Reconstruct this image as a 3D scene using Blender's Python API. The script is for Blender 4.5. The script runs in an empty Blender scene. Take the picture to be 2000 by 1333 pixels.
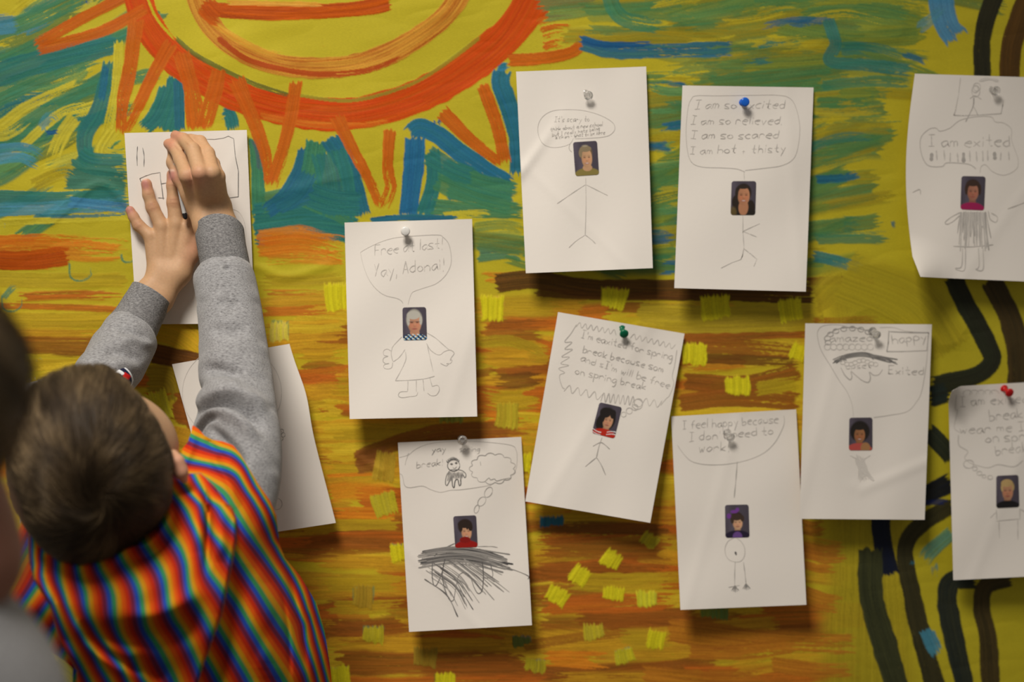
import bpy, math, random
import numpy as np
from mathutils import Vector

SC = bpy.context.scene
COL = SC.collection
# ------------------------------------------------------------------ camera
YAW, PITCH, DIST, FOC = math.radians(8.0), math.radians(5.0), 1.55, 50.0
FPX = FOC / 36.0 * 2000.0
TGT = np.array([0.0, 0.0, 1.17])
CD = np.array([math.sin(YAW) * math.cos(PITCH), math.cos(YAW) * math.cos(PITCH), -math.sin(PITCH)])
CR = np.array([math.cos(YAW), -math.sin(YAW), 0.0])
CU = np.cross(CR, CD)
CP = TGT - DIST * CD
cam_d = bpy.data.cameras.new('camera')
cam = bpy.data.objects.new('camera', cam_d)
COL.objects.link(cam)
cam.location = CP
cam.rotation_euler = (math.pi / 2 - PITCH, 0, -YAW)
cam_d.lens = FOC
cam_d.sensor_width = 36.0
cam_d.clip_start = 0.05
cam_d.dof.use_dof = True
cam_d.dof.focus_distance = 1.445
cam_d.dof.aperture_fstop = 2.6
SC.camera = cam
# ------------------------------------------------------------------ world, light, exposure
W = bpy.data.worlds.new('world')
SC.world = W
W.use_nodes = True
W.node_tree.nodes['Background'].inputs[0].default_value = (1.0, 0.93, 0.84, 1)
W.node_tree.nodes['Background'].inputs[1].default_value = 0.185
la = bpy.data.lights.new('ceiling_lamp', 'AREA')
la.shape = 'RECTANGLE'
la.size, la.size_y = 0.62, 0.62
la.energy = 7.25
la.spread = math.radians(66)
la.color = (1.0, 0.925, 0.83)
lo = bpy.data.objects.new('ceiling_lamp', la)
COL.objects.link(lo)
lo.location = (-0.68, -1.30, 2.95)
lo.rotation_euler = (Vector((-0.06, 0, 0.93)) - Vector(lo.location)).to_track_quat('-Z', 'Y').to_euler()
SC.view_settings.view_transform = 'Standard'
SC.view_settings.look = 'None'
SC.view_settings.gamma = 1.0
SC.view_settings.use_curve_mapping = False
SC.view_settings.exposure = 0.0

# ------------------------------------------------------------------ helpers
def AT(px, py, d):
    """World point seen at photo pixel px,py at distance d in front of the wall plane."""
    px, py, d = np.broadcast_arrays(np.asarray(px, float), np.asarray(py, float), np.asarray(d, float))
    v = CD + CR * ((px - 1000.0) / FPX)[..., None] - CU * ((py - 666.5) / FPX)[..., None]
    t = (-d - CP[1]) / v[..., 1]
    return CP + v * t[..., None]

def PX(p):
    q = np.asarray(p) - CP
    z = q @ CD
    return 1000.0 + FPX * (q @ CR) / z, 666.5 - FPX * (q @ CU) / z

def mm(d):
    """metres per photo pixel at distance d from the wall"""
    return (DIST - d) / FPX

def lin(c):
    c = np.asarray(c, float) / 255.0
    return np.where(c <= 0.04045, c / 12.92, ((c + 0.055) / 1.055) ** 2.4)

ILL = np.array([0.78, 0.725, 0.62])
def S(r, g, b):
    """surface colour that looks like this sRGB value under the room's lamp"""
    return np.clip(lin(np.array((r, g, b)) * 0.91) / ILL, 0, 0.9)

def smooth(a, b, x):
    t = np.clip((x - a) / (b - a + 1e-9), 0, 1)
    return t * t * (3 - 2 * t)

def catmull(pts, n):
    p = np.asarray(pts, float)
    if len(p) == 2:
        t = np.linspace(0, 1, n)[:, None]
        return p[0] * (1 - t) + p[1] * t
    e = np.vstack([2 * p[0] - p[1], p, 2 * p[-1] - p[-2]])
    seg = np.linalg.norm(np.diff(p[:, :2], axis=0), axis=1) + 1e-9
    cum = np.concatenate([[0], np.cumsum(seg)])
    s = np.linspace(0, cum[-1], n)
    i = np.clip(np.searchsorted(cum, s, side='right') - 1, 0, len(p) - 2)
    t = ((s - cum[i]) / seg[i])[:, None]
    a, b, c, d = e[i], e[i + 1], e[i + 2], e[i + 3]
    return 0.5 * (2 * b + (c - a) * t + (2 * a - 5 * b + 4 * c - d) * t * t + (3 * b - a - 3 * c + d) * t ** 3)

def vnoise(rng, u, v):
    """smooth value noise at (u,v) in lattice units"""
    u0, v0 = u.min(), v.min()
    U, V = u - u0, v - v0
    L = rng.random((int(U.max()) + 3, int(V.max()) + 3))
    i, j = U.astype(int), V.astype(int)
    f, g = U - i, V - j
    f, g = f * f * (3 - 2 * f), g * g * (3 - 2 * g)
    return (L[i, j] * (1 - f) + L[i + 1, j] * f) * (1 - g) + (L[i, j + 1] * (1 - f) + L[i + 1, j + 1] * f) * g

def mesh_np(name, verts, faces, smooth_shade=True):
    """mesh from numpy arrays (faces: N x 3 or N x 4)"""
    verts = np.ascontiguousarray(verts, dtype=np.float32)
    faces = np.ascontiguousarray(faces, dtype=np.int32)
    me = bpy.data.meshes.new(name)
    n, k = faces.shape
    me.vertices.add(len(verts))
    me.vertices.foreach_set('co', verts.ravel())
    me.loops.add(n * k)
    me.loops.foreach_set('vertex_index', faces.ravel())
    me.polygons.add(n)
    me.polygons.foreach_set('loop_start', np.arange(0, n * k, k, dtype=np.int32))
    me.polygons.foreach_set('loop_total', np.full(n, k, dtype=np.int32))
    me.update(calc_edges=True)
    if smooth_shade:
        me.polygons.foreach_set('use_smooth', np.ones(n, dtype=bool))
    return me

def set_col(me, name, rgb):
    a = me.color_attributes.new(name, 'FLOAT_COLOR', 'POINT')
    c = np.ones((len(me.vertices), 4), dtype=np.float32)
    c[:, :3] = rgb
    a.data.foreach_set('color', c.ravel())

def set_float(me, name, val):
    a = me.attributes.new(name, 'FLOAT', 'POINT')
    a.data.foreach_set('value', np.ascontiguousarray(val, dtype=np.float32))

def grid_faces(nu, nv, wrap=False):
    """quads of a (nu rows) x (nv columns) grid; wrap closes the columns"""
    i = np.arange(nu - 1)[:, None]
    j = np.arange(nv if wrap else nv - 1)[None, :]
    j2 = (j + 1) % nv
    return np.stack([i * nv + j, (i + 1) * nv + j, (i + 1) * nv + j2, i * nv + j2], -1).reshape(-1, 4)

def link(name, me, mat=None, parent=None, solid=0.0):
    o = bpy.data.objects.new(name, me)
    COL.objects.link(o)
    if mat is not None:
        me.materials.append(mat)
    if parent is not None:
        o.parent = parent
        o.matrix_parent_inverse = parent.matrix_world.inverted() if parent.type == 'EMPTY' and False else o.matrix_parent_inverse
    if solid:
        nl = len(me.loops)
        ei = np.empty(nl, np.int32)
        me.loops.foreach_get('edge_index', ei)
        sh = np.bincount(ei, minlength=len(me.edges)) == 1
        at = me.attributes.get('sharp_edge') or me.attributes.new('sharp_edge', 'BOOLEAN', 'EDGE')
        at.data.foreach_set('value', sh)
        m = o.modifiers.new('thickness', 'SOLIDIFY')
        m.thickness = abs(solid)
        m.offset = -1 if solid > 0 else 1
    return o

def tag(o, label=None, cat=None, group=None, kind=None):
    for k, v in (('label', label), ('category', cat), ('group', group), ('kind', kind)):
        if v:
            o[k] = v
    return o

def empty(name, **kw):
    o = bpy.data.objects.new(name, None)
    COL.objects.link(o)
    return tag(o, **kw)

class Mat:
    def __init__(s, name, base=(0.8, 0.8, 0.8), rough=0.7, spec=0.3):
        s.m = bpy.data.materials.new(name)
        s.m.use_nodes = True
        s.t = s.m.node_tree
        s.b = s.t.nodes['Principled BSDF']
        s.b.inputs['Base Color'].default_value = (*base, 1)
        s.b.inputs['Roughness'].default_value = rough
        s.b.inputs['Specular IOR Level'].default_value = spec
    def n(s, kind, **kw):
        x = s.t.nodes.new(kind)
        for k, v in kw.items():
            if hasattr(x, k):
                setattr(x, k, v)
            else:
                x.inputs[k].default_value = v
        return x
    def l(s, a, b):
        s.t.links.new(a, b)
    def attr(s, name):
        return s.n('ShaderNodeAttribute', attribute_name=name)
    def mapping(s, scale):
        tc = s.n('ShaderNodeTexCoord')
        mp = s.n('ShaderNodeMapping')
        mp.inputs['Scale'].default_value = scale
        s.l(tc.outputs['Object'], mp.inputs['Vector'])
        return mp.outputs['Vector']
    def noise(s, scale, vec=None, detail=3.0, rough=0.55):
        x = s.n('ShaderNodeTexNoise')
        x.inputs['Scale'].default_value = scale
        x.inputs['Detail'].default_value = detail
        x.inputs['Roughness'].default_value = rough
        s.l(vec if vec is not None else s.mapping((1, 1, 1)), x.inputs['Vector'])
        return x.outputs['Fac']
    def bump(s, height, strength=0.3, dist=0.001):
        b = s.n('ShaderNodeBump')
        b.inputs['Strength'].default_value = strength
        b.inputs['Distance'].default_value = dist
        s.l(height, b.inputs['Height'])
        s.l(b.outputs['Normal'], s.b.inputs['Normal'])
    def ramp(s, fac, stops, mode='LINEAR'):
        r = s.n('ShaderNodeValToRGB')
        r.color_ramp.interpolation = mode
        e = r.color_ramp.elements
        while len(e) < len(stops):
            e.new(0.5)
        for x, (p, c) in zip(e, stops):
            x.position = p
            x.color = (*c, 1)
        if fac is not None:
            s.l(fac, r.inputs['Fac'])
        return r.outputs['Color']
    def mult(s, a, b, fac=1.0):
        x = s.n('ShaderNodeMix', data_type='RGBA', blend_type='MULTIPLY')
        x.inputs['Factor'].default_value = fac
        s.l(a, x.inputs['A'])
        s.l(b, x.inputs['B'])
        return x.outputs['Result']

# ------------------------------------------------------------------ room shell
def box(name, lo, hi, mat, kind='structure'):
    lo, hi = np.array(lo, float), np.array(hi, float)
    v = np.array([[(lo, hi)[i][0], (lo, hi)[j][1], (lo, hi)[k][2]] for i in (0, 1) for j in (0, 1) for k in (0, 1)])
    f = np.array([[0, 1, 3, 2], [4, 6, 7, 5], [0, 4, 5, 1], [2, 3, 7, 6], [0, 2, 6, 4], [1, 5, 7, 3]])
    o = link(name, mesh_np(name, v, f, False), mat)
    o['kind'] = kind
    return o

mw = Mat('painted_wall', S(190, 182, 168), 0.8)
mw.bump(mw.noise(60), 0.15, 0.002)
mf = Mat('vinyl_floor', (0.30, 0.26, 0.21), 0.45)
mf.l(mf.ramp(mf.noise(9), [(0.3, (0.26, 0.22, 0.17)), (0.7, (0.36, 0.31, 0.25))]), mf.b.inputs['Base Color'])
mt = Mat('trim_paint', (0.35, 0.27, 0.18), 0.5)
mt.l(mt.ramp(mt.noise(12), [(0.3, (0.30, 0.22, 0.14)), (0.7, (0.38, 0.29, 0.2))]), mt.b.inputs['Base Color'])
box('wall_back', (-2.2, 0.012, 0), (2.6, 0.12, 2.7), mw.m)
box('floor', (-2.2, -3.2, -0.05), (2.6, 0.012, 0.0), mf.m)
box('baseboard_back', (-2.2, -0.002, 0.0), (2.6, 0.012, 0.09), mt.m)
# ------------------------------------------------------------------ the painted paper on the wall
MS = 0.7
MX0, MY0, MX1, MY1 = -260.0, -180.0, 2260.0, 1500.0
MW, MH = int((MX1 - MX0) * MS), int((MY1 - MY0) * MS)
CAN = np.empty((MH, MW, 3), np.float32)
HGT = np.zeros((MH, MW), np.float32)
rg = np.random.default_rng(11)
Y0, X0 = np.mgrid[0:MH, 0:MW].astype(np.float32)
base_n = vnoise(rg, Y0 / 90, X0 / 120)
CAN[:] = S(194, 174, 34)
CAN *= (0.95 + 0.12 * base_n)[..., None]

def stroke(pts, w, c1, c2=None, a=1.0, dry=0.0, bris=0.6, edge=0.10, seed=0, w2=None, rag=10.0, hk=1.0, grain=1.5, d0=0.0):
    """one brush stroke: pts in photo px, width w (to w2), colours c1/c2 mixed in bristle streaks, dry = how broken it gets towards its end"""
    rng = np.random.default_rng(seed + int(abs(pts[0][0]) * 7 + abs(pts[0][1]) * 13 + w * 31) % 100000)
    p = np.asarray(pts, float)
    L = np.linalg.norm(np.diff(p, axis=0), axis=1).sum()
    n = max(8, int(L * MS / 0.55))
    c = catmull(p, n)
    t = np.gradient(c, axis=0)
    t /= np.linalg.norm(t, axis=1)[:, None] + 1e-9
    k = max(3, min(n // 6, 25))
    if n > 3 * k:
        ker = np.ones(k) / k
        t = np.stack([np.convolve(np.pad(t[:, i], k, mode='edge'), ker, 'same')[k:-k] for i in (0, 1)], 1)
        t /= np.linalg.norm(t, axis=1)[:, None] + 1e-9
    nrm = np.stack([-t[:, 1], t[:, 0]], 1)
    wm = max(w, w2 or w)
    m = max(5, int(wm * MS / 0.55))
    u = np.linspace(0, 1, n)[:, None] * np.ones((1, m))
    v = np.ones((n, 1)) * np.linspace(-1, 1, m)[None, :]
    ww = (w + ((w2 or w) - w) * u) * (1 + 0.16 * (vnoise(rng, u * L / 70, u * 0) - 0.5))
    q = c[:, None, :] + nrm[:, None, :] * (v * ww / 2)[..., None]
    st = 0.62 * vnoise(rng, u * L / 90, v * wm / (2 * grain * 1.4)) + 0.38 * vnoise(rng, u * L / 34, v * wm / (2 * grain * 0.62))
    st = np.clip((st - 0.5) * 1.5 + 0.5, 0, 1)
    br = 0.6 * vnoise(rng, u * L / 160, v * wm / 9.0) + 0.4 * vnoise(rng, u * L / 60, v * wm / 3.2)
    br = np.clip((br - 0.5) * 1.8 + 0.5, 0, 1)
    al = smooth(0, edge, 1 - np.abs(v) - 0.10 * vnoise(rng, u * L / 18, v * 1.5 + 3) * (1 + dry))
    e1, e2 = rag * (0.1 + vnoise(rng, u * 0, v * wm / 7)), rag * (0.1 + 2.2 * (0.35 + dry) * vnoise(rng, u * 0, v * wm / 4))
    al = al * smooth(0, 4, u * L - e1) * smooth(0, 4 + 10 * dry, (1 - u) * L - e2)
    if dry > 0:
        fine = vnoise(rng, u * L / 7, v * wm / 2.4)
        th = dry * (d0 + (1 - d0) * u) * 1.15 - 0.10
        al = al * smooth(th - 0.10, th + 0.12, 0.72 * st + 0.28 * fine)
    al = np.clip(al * a, 0, 1)
    c1 = np.asarray(c1, float)
    c2 = c1 * 0.8 if c2 is None else np.asarray(c2, float)
    mixf = np.clip(bris * (0.55 * br + 0.75 * st) * 1.1, 0, 1)
    colr = c1 * (1 - mixf[..., None]) + c2 * mixf[..., None]
    hair_ = vnoise(rng, u * L / 220, v * wm / 2.0)
    colr = colr * (0.80 + 0.34 * hair_ + 0.10 * (st - 0.5))[..., None]
    ix = ((q[..., 0] - MX0) * MS).astype(int)
    iy = ((q[..., 1] - MY0) * MS).astype(int)
    ok = (ix >= 0) & (iy >= 0) & (ix < MW) & (iy < MH)
    ix, iy, al, colr, hh = ix[ok], iy[ok], al[ok], colr[ok], (st * 0.8 + 0.35)[ok] * al[ok]
    if not len(ix):
        return
    x0, y0 = ix.min(), iy.min()
    A = np.zeros((iy.max() - y0 + 1, ix.max() - x0 + 1), np.float32)
    Cc = np.zeros(A.shape + (3,), np.float32)
    Hh = np.zeros_like(A)
    A[iy - y0, ix - x0] = al
    Cc[iy - y0, ix - x0] = colr
    Hh[iy - y0, ix - x0] = hh
    sl = (slice(y0, y0 + A.shape[0]), slice(x0, x0 + A.shape[1]))
    CAN[sl] = CAN[sl] * (1 - A[..., None]) + Cc * A[..., None]
    HGT[sl] = HGT[sl] * (1 - A) + hk * Hh

def inside(poly, x, y):
    r, j = False, len(poly) - 1
    for i in range(len(poly)):
        (xi, yi), (xj, yj) = poly[i], poly[j]
        if (yi > y) != (yj > y) and x < (xj - xi) * (y - yi) / (yj - yi) + xi:
            r = not r
        j = i
    return r

def scatter(poly, n, ang, cols, wr, lr, seed, a=(0.6, 0.95), dry=(0.1, 0.6), bend=0.15):
    """n loose strokes inside a polygon, running at angle ang (degrees)"""
    r = random.Random(seed)
    xs, ys = [p[0] for p in poly], [p[1] for p in poly]
    k = 0
    while k < n:
        x, y = r.uniform(min(xs), max(xs)), r.uniform(min(ys), max(ys))
        if not inside(poly, x, y):
            continue
        k += 1
        th = math.radians(ang(x, y) if callable(ang) else ang + r.gauss(0, 5))
        L = r.uniform(*lr)
        b = r.gauss(0, bend) * L
        dx, dy = math.cos(th), math.sin(th)
        if r.random() < 0.5:
            dx, dy = -dx, -dy
        pts = [(x - dx * L / 2, y - dy * L / 2), (x - dy * b * 0.3, y + dx * b * 0.3), (x + dx * L / 2, y + dy * L / 2)]
        c = r.choice(cols)
        stroke(pts, r.uniform(*wr), c[0], c[1], r.uniform(*a), r.uniform(*dry), 0.95, edge=r.choice([0.1, 0.25, 0.5]), rag=24, seed=r.randrange(9999), d0=r.random() * 0.7)

# colours as they read on the wall
YEL, YEB, YED = S(194, 174, 34), S(212, 194, 54), S(166, 140, 24)
ORA, ORR, ORD, ORL = S(204, 86, 0), S(206, 62, 0), S(168, 62, 0), S(218, 136, 30)
TEA, TEG, GRN, GRL = S(40, 108, 108), S(50, 122, 94), S(74, 128, 72), S(104, 150, 84)
BLU, BLD, LBL, OLI = S(32, 98, 136), S(22, 74, 118), S(84, 148, 172), S(112, 118, 44)
MUS, BRN, BRD, BRO = S(176, 128, 30), S(124, 78, 22), S(84, 52, 18), S(160, 92, 26)
CAD, CAS, DRK, DRG, NAV = S(236, 220, 30), S(206, 184, 20), S(38, 36, 22), S(52, 54, 30), S(18, 26, 46)
GOL = S(208, 160, 34)

# --- sky: greens and teals, upper left
scatter([(-250, -170), (260, -170), (230, 110), (180, 420), (-250, 440)], 70, -24, [(GRN, TEG), (GRN, OLI), (TEG, GRN)], (24, 48), (120, 260), 41, a=(0.8, 0.95), dry=(0.05, 0.35))
scatter([(-250, -170), (260, -170), (230, 110), (180, 420), (-250, 440)], 34, -24, [(YEL, YEB), (YED, YEL), (LBL, TEG)], (14, 30), (80, 160), 42, a=(0.7, 0.95), dry=(0.2, 0.6))
scatter([(-250, -170), (260, -170), (230, 110), (180, 420), (-250, 440)], 26, -24, [(GRN, TEG), (TEG, TEA), (GRN, GRL)], (18, 40), (80, 190), 1, dry=(0.2, 0.7))
stroke([(-40, 75), (60, 40), (170, -10)], 42, GRN, TEG, 0.9, 0.45)
stroke([(-60, 52), (0, 50), (46, 44)], 46, LBL, TEA, 0.85, 0.5)
stroke([(166, -4), (172, 14)], 22, BLU, BLD, 0.9)
stroke([(-40, 160), (60, 126), (140, 106), (238, 84)], 50, TEG, TEA, 0.95, 0.25)
stroke([(-40, 215), (70, 165), (205, 120)], 26, GRN, TEG, 0.9, 0.5)
stroke([(-10, 255), (60, 205), (170, 160)], 24, YEL, YEB, 0.9, 0.5)
stroke([(20, 262), (110, 205), (205, 160)], 28, GRN, TEG, 0.9, 0.35)
stroke([(40, 290), (120, 222), (180, 205)], 20, YEL, YEB, 0.9, 0.5)
stroke([(-30, 250), (10, 262), (60, 230)], 34, YEL, YEB, 0.8, 0.6)
stroke([(218, 116), (207, 168), (190, 224), (166, 268), (172, 330)], 36, TEA, TEG, 0.95, 0.15)
stroke([(208, 122), (202, 170), (196, 205)], 16, BLU, TEA, 0.9, 0.3)
stroke([(150, 225), (120, 270), (100, 320)], 34, YEL, YEB, 0.9, 0.55)
stroke([(232, 75), (228, 170), (205, 280)], 22, YEL, YEB, 0.95, 0.3)
stroke([(225, 250), (200, 300), (260, 310)], 34, YEL, YEB, 0.95, 0.4)
stroke([(146, 300), (180, 320), (258, 325)], 52, TEG, TEA, 0.95, 0.3)
stroke([(120, 350), (180, 352), (255, 362)], 46, S(40, 104, 88), TEG, 0.95, 0.2)
stroke([(-30, 308), (40, 300), (86, 318)], 44, LBL, TEG, 0.9, 0.5)
stroke([(86, 262), (100, 235), (112, 250)], 40, LBL, TEG, 0.7, 0.5)
stroke([(84, 262), (118, 258)], 10, BLU, BLD, 0.9)
stroke([(60, 365), (120, 340), (150, 350)], 30, YED, YEL, 0.9, 0.5)
stroke([(-40, 385), (90, 388), (260, 384)], 30, TEG, TEA, 0.95, 0.35)
stroke([(-40, 412), (90, 408), (260, 398)], 30, LBL, TEG, 0.9, 0.45)
stroke([(130, 395), (200, 402), (262, 410)], 24, LBL, BLU, 0.85, 0.35)
stroke([(-60, 440), (90, 432), (262, 426)], 16, YEL, YEB, 0.95, 0.3)
stroke([(60, 422), (150, 424), (262, 418)], 7, BLU, TEG, 0.85, 0.4)
stroke([(0, 440), (10, 455)], 26, TEA, LBL, 0.9, 0.4)
# --- teal between the rays
stroke([(342, 142), (340, 200), (322, 262)], 34, TEA, TEG, 1, 0.05, w2=60)
stroke([(330, 165), (306, 225), (276, 256)], 34, TEA, TEG, 1, 0.1)
stroke([(348, 150), (352, 262)], 22, TEA, S(40, 96, 116), 1, 0.05)
stroke([(428, 226), (448, 224), (456, 262)], 30, TEA, TEG, 1, 0.2)
stroke([(496, 264), (503, 330), (506, 430)], 28, TEG, GRN, 1, 0.15)
stroke([(492, 268), (504, 300), (508, 345)], 12, S(92, 100, 88), TEA, 0.9, 0.3)
stroke([(490, 440), (600, 428), (705, 436)], 90, TEG, TEA, 1, 0.1, seed=3)
stroke([(505, 400), (590, 386), (700, 430)], 44, GRN, TEG, 0.9, 0.3)
stroke([(598, 285), (588, 330), (560, 380), (515, 420)], 34, S(36, 96, 124), TEA, 1, 0.15)
stroke([(590, 286), (596, 300)], 22, BLU, BLD, 1, 0.2)
stroke([(620, 270), (612, 330), (600, 400)], 46, TEG, GRN, 1, 0.15)
stroke([(642, 264), (668, 305), (690, 360), (706, 430)], 44, TEA, S(36, 100, 124), 1, 0.15)
stroke([(560, 400), (650, 372), (700, 380)], 34, TEA, BLU, 0.8, 0.5)
stroke([(500, 470), (600, 452), (700, 462)], 34, TEA, TEG, 0.95, 0.25)
stroke([(797, 268), (820, 250), (860, 268), (900, 300), (950, 334), (1002, 366)], 40, S(36, 108, 138), TEA, 1, 0.12)
stroke([(812, 262), (808, 330), (796, 432)], 44, BLU, S(40, 110, 132), 1, 0.12)
stroke([(850, 232), (856, 252)], 22, BLU, BLD, 1, 0.2)
stroke([(824, 240), (830, 238)], 8, BLU, BLD, 1)
stroke([(842, 290), (848, 350), (826, 430)], 34, TEA, TEG, 1, 0.1)
stroke([(858, 330), (915, 352), (975, 390)], 52, TEG, GRN, 1, 0.2)
stroke([(868, 372), (940, 376), (1015, 380)], 46, TEA, TEG, 0.95, 0.2)
stroke([(840, 404), (930, 412), (1030, 412)], 34, GRN, TEG, 0.95, 0.3)
stroke([(866, 322), (895, 334)], 12, YEB, YEL, 0.95, 0.3)
stroke([(918, 352), (965, 392)], 9, S(30, 80, 112), TEA, 0.9, 0.4)
stroke([(860, 425), (935, 420), (965, 424)], 22, YEL, YEB, 0.9, 0.55)
stroke([(920, 446), (980, 440), (1030, 450)], 22, GRN, YEL, 0.85, 0.4)
stroke([(930, 470), (980, 462), (1030, 466)], 22, YEB, GRN, 0.85, 0.4)
stroke([(720, 432), (800, 426), (900, 430)], 14, S(36, 96, 124), TEA, 1, 0.1)
stroke([(925, 495), (1000, 490), (1030, 500)], 40, S(64, 120, 100), GRN, 0.9, 0.4)
stroke([(984, 132), (979, 165), (997, 215), (1012, 275), (1014, 350)], 42, TEA, S(36, 108, 138), 1, 0.12)
stroke([(965, 136), (1002, 128)], 18, S(48, 122, 150), TEA, 1, 0.2)
stroke([(640, 290), (655, 350), (662, 430)], 74, TEG, TEA, 0.95, 0.15)
stroke([(600, 380), (650, 396), (712, 400)], 56, TEA, TEG, 0.9, 0.2)
stroke([(536, 408), (580, 380), (610, 330)], 40, TEA, S(36, 96, 120), 0.95, 0.2)
stroke([(850, 340), (930, 372), (1012, 392)], 70, GRN, TEG, 0.9, 0.25)
stroke([(830, 300), (880, 330), (930, 350)], 40, TEG, TEA, 0.9, 0.2)
# --- sun
stroke([(262, -175), (255, -100), (262, -40), (284, 36), (330, 104), (400, 156), (500, 202), (600, 222), (680, 224), (770, 206), (852, 172), (922, 128), (988, 72), (1036, 14), (1062, -40), (1082, -110), (1088, -175)], 58, ORA, ORR, 1, 0.0, 0.9, w2=76, edge=0.06)
stroke([(262, -40), (290, 40), (340, 108), (400, 150)], 40, ORR, ORA, 0.7, 0.2)
stroke([(820, 192), (900, 145), (985, 78), (1045, -20)], 60, ORR, ORA, 0.75, 0.1)
stroke([(505, 226), (600, 243), (700, 246), (770, 236)], 14, ORL, ORR, 0.8, 0.4)
stroke([(282, -20), (306, 36), (345, 82)], 6, S(206, 178, 18), YEL, 1, 0.1)
stroke([(340, 72), (380, 106), (427, 132), (500, 166), (575, 190)], 10, OLI, S(86, 78, 28), 0.85, 0.3)
stroke([(575, 186), (680, 198), (770, 178), (840, 146), (950, 66)], 8, S(170, 150, 24), OLI, 0.8, 0.3)
stroke([(376, -120), (376, -60), (382, -20), (408, 44), (458, 92), (540, 126), (620, 134), (690, 128), (755, 108), (822, 70), (874, 28), (905, -20), (925, -70), (930, -120)], 46, ORD, S(214, 148, 44), 1, 0.1, 1.0, edge=0.08)
stroke([(420, 70), (480, 115), (560, 138), (640, 146), (720, 138), (790, 112)], 12, S(190, 74, 20), ORD, 0.95, 0.35)
stroke([(410, 40), (440, 62), (500, 95), (560, 112)], 14, S(220, 178, 50), ORL, 0.8, 0.5)
stroke([(388, 16), (480, 24), (600, 24), (700, 18), (770, 4)], 34, ORD, ORA, 1, 0.05, 0.9)
stroke([(440, 6), (540, 8), (640, 10)], 12, ORL, S(226, 170, 70), 0.85, 0.45)
stroke([(396, 4), (420, 30), (440, 40)], 48, ORA, ORD, 0.9, 0.3)
stroke([(490, 62), (560, 84), (640, 92), (730, 82), (790, 56)], 10, S(196, 78, 20), ORA, 0.9, 0.95, d0=1)
stroke([(560, 96), (640, 104), (720, 92)], 12, YED, OLI, 0.6, 0.8, d0=1)
# rays
R_ = lambda p, w, **k: stroke(p, w * 1.05, ORA, S(196, 96, 14), 0.96, k.pop('dry', 0.3), 0.8, **k)
R_([(245, -6), (140, 48), (62, 94)], 25)
R_([(290, 14), (215, 55), (140, 80), (66, 100)], 24)
R_([(268, 30), (253, 140), (240, 200), (236, 270)], 36, w2=22)
R_([(338, 78), (300, 147), (268, 212), (238, 270)], 32, dry=0.4, w2=22)
R_([(352, 96), (374, 175), (386, 262)], 36)
R_([(430, 130), (418, 182), (394, 262)], 32, dry=0.42)
R_([(458, 150), (490, 224), (518, 300), (527, 370)], 36, w2=20)
R_([(580, 154), (568, 228), (549, 305), (526, 372)], 28, dry=0.4)
R_([(655, 222), (688, 291), (720, 350), (747, 412)], 32, w2=20)
R_([(762, 246), (758, 333), (764, 368), (745, 414)], 25, dry=0.45)
R_([(858, 214), (915, 270), (988, 328)], 34, dry=0.35, w2=20)
R_([(940, 160), (971, 245), (988, 326)], 26, dry=0.2)
R_([(1050, 8), (1120, 6), (1216, 3)], 24, dry=0.4)
R_([(1050, 70), (1090, 60), (1130, 64)], 70, dry=0.75, d0=0.5)
R_([(985, 120), (1075, 113), (1128, 96), (1142, 56)], 26)
# --- sky to the right of the sun
def angr(x, y):
    return -4 + 10 * math.sin(x / 130.0) + 8 * math.sin(y / 70.0)
scatter([(1190, -160), (1880, -160), (1760, 60), (1720, 230), (1670, 330), (1560, 540), (1010, 500), (1270, 300), (1270, 130), (1190, 60)], 110, angr, [(GRN, OLI), (S(92, 128, 58), S(132, 142, 46)), (OLI, GRN), (S(132, 142, 46), YED)], (30, 56), (180, 380), 43, a=(0.75, 0.9), dry=(0.0, 0.3))
scatter([(1180, -160), (1900, -160), (1780, 60), (1740, 230), (1690, 330), (1580, 540), (1010, 520), (1270, 300), (1270, 130), (1180, 60)], 120, angr,
        [(GRN, S(96, 132, 62)), (S(92, 128, 58), GRN), (S(108, 128, 50), GRN), (S(132, 142, 46), YED), (OLI, GRN)], (16, 40), (90, 260), 5, a=(0.5, 0.85), dry=(0.25, 0.75))
scatter([(1240, -100), (1740, -60), (1720, 250), (1600, 500), (1260, 500)], 46, angr, [(YED, YEL), (YEL, YED), (S(184, 156, 40), YEL)], (12, 26), (60, 170), 8, a=(0.6, 0.9), dry=(0.3, 0.75))
scatter([(1270, 50), (1760, 40), (1720, 200), (1590, 520), (1270, 480)], 13, angr, [(TEA, TEG), (S(38, 100, 116), BLU), (TEG, TEA)], (14, 30), (70, 180), 9, a=(0.6, 0.9), dry=(0.3, 0.7))
stroke([(1130, 82), (1200, 100), (1300, 100), (1440, 96)], 34, BLU, S(60, 118, 96), 0.97, 0.45)
stroke([(1128, 76), (1180, 88), (1280, 88)], 14, BLD, BLU, 0.95, 0.4)
stroke([(1185, -20), (1215, 35), (1300, 55)], 34, GRN, TEG, 0.85, 0.5)
stroke([(1835, -30), (1846, 40), (1874, 84)], 54, S(64, 128, 160), LBL, 0.95, 0.25)
stroke([(1790, 60), (1830, 30), (1850, 10)], 26, LBL, GRN, 0.6, 0.6)
stroke([(1615, 30), (1632, 85), (1622, 120), (1690, 128), (1790, 140)], 28, S(56, 118, 110), TEG, 0.85, 0.4)
stroke([(1760, 105), (1800, 118), (1815, 132)], 14, TEA, BLU, 0.85, 0.4)
stroke([(1600, 170), (1700, 160), (1790, 165)], 24, TEG, GRN, 0.8, 0.5)
stroke([(1588, 352), (1640, 350), (1685, 340)], 18, S(28, 92, 128), TEG, 0.95, 0.35)
stroke([(1590, 470), (1660, 468), (1745, 470)], 20, TEG, GRN, 0.8, 0.5)
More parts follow.
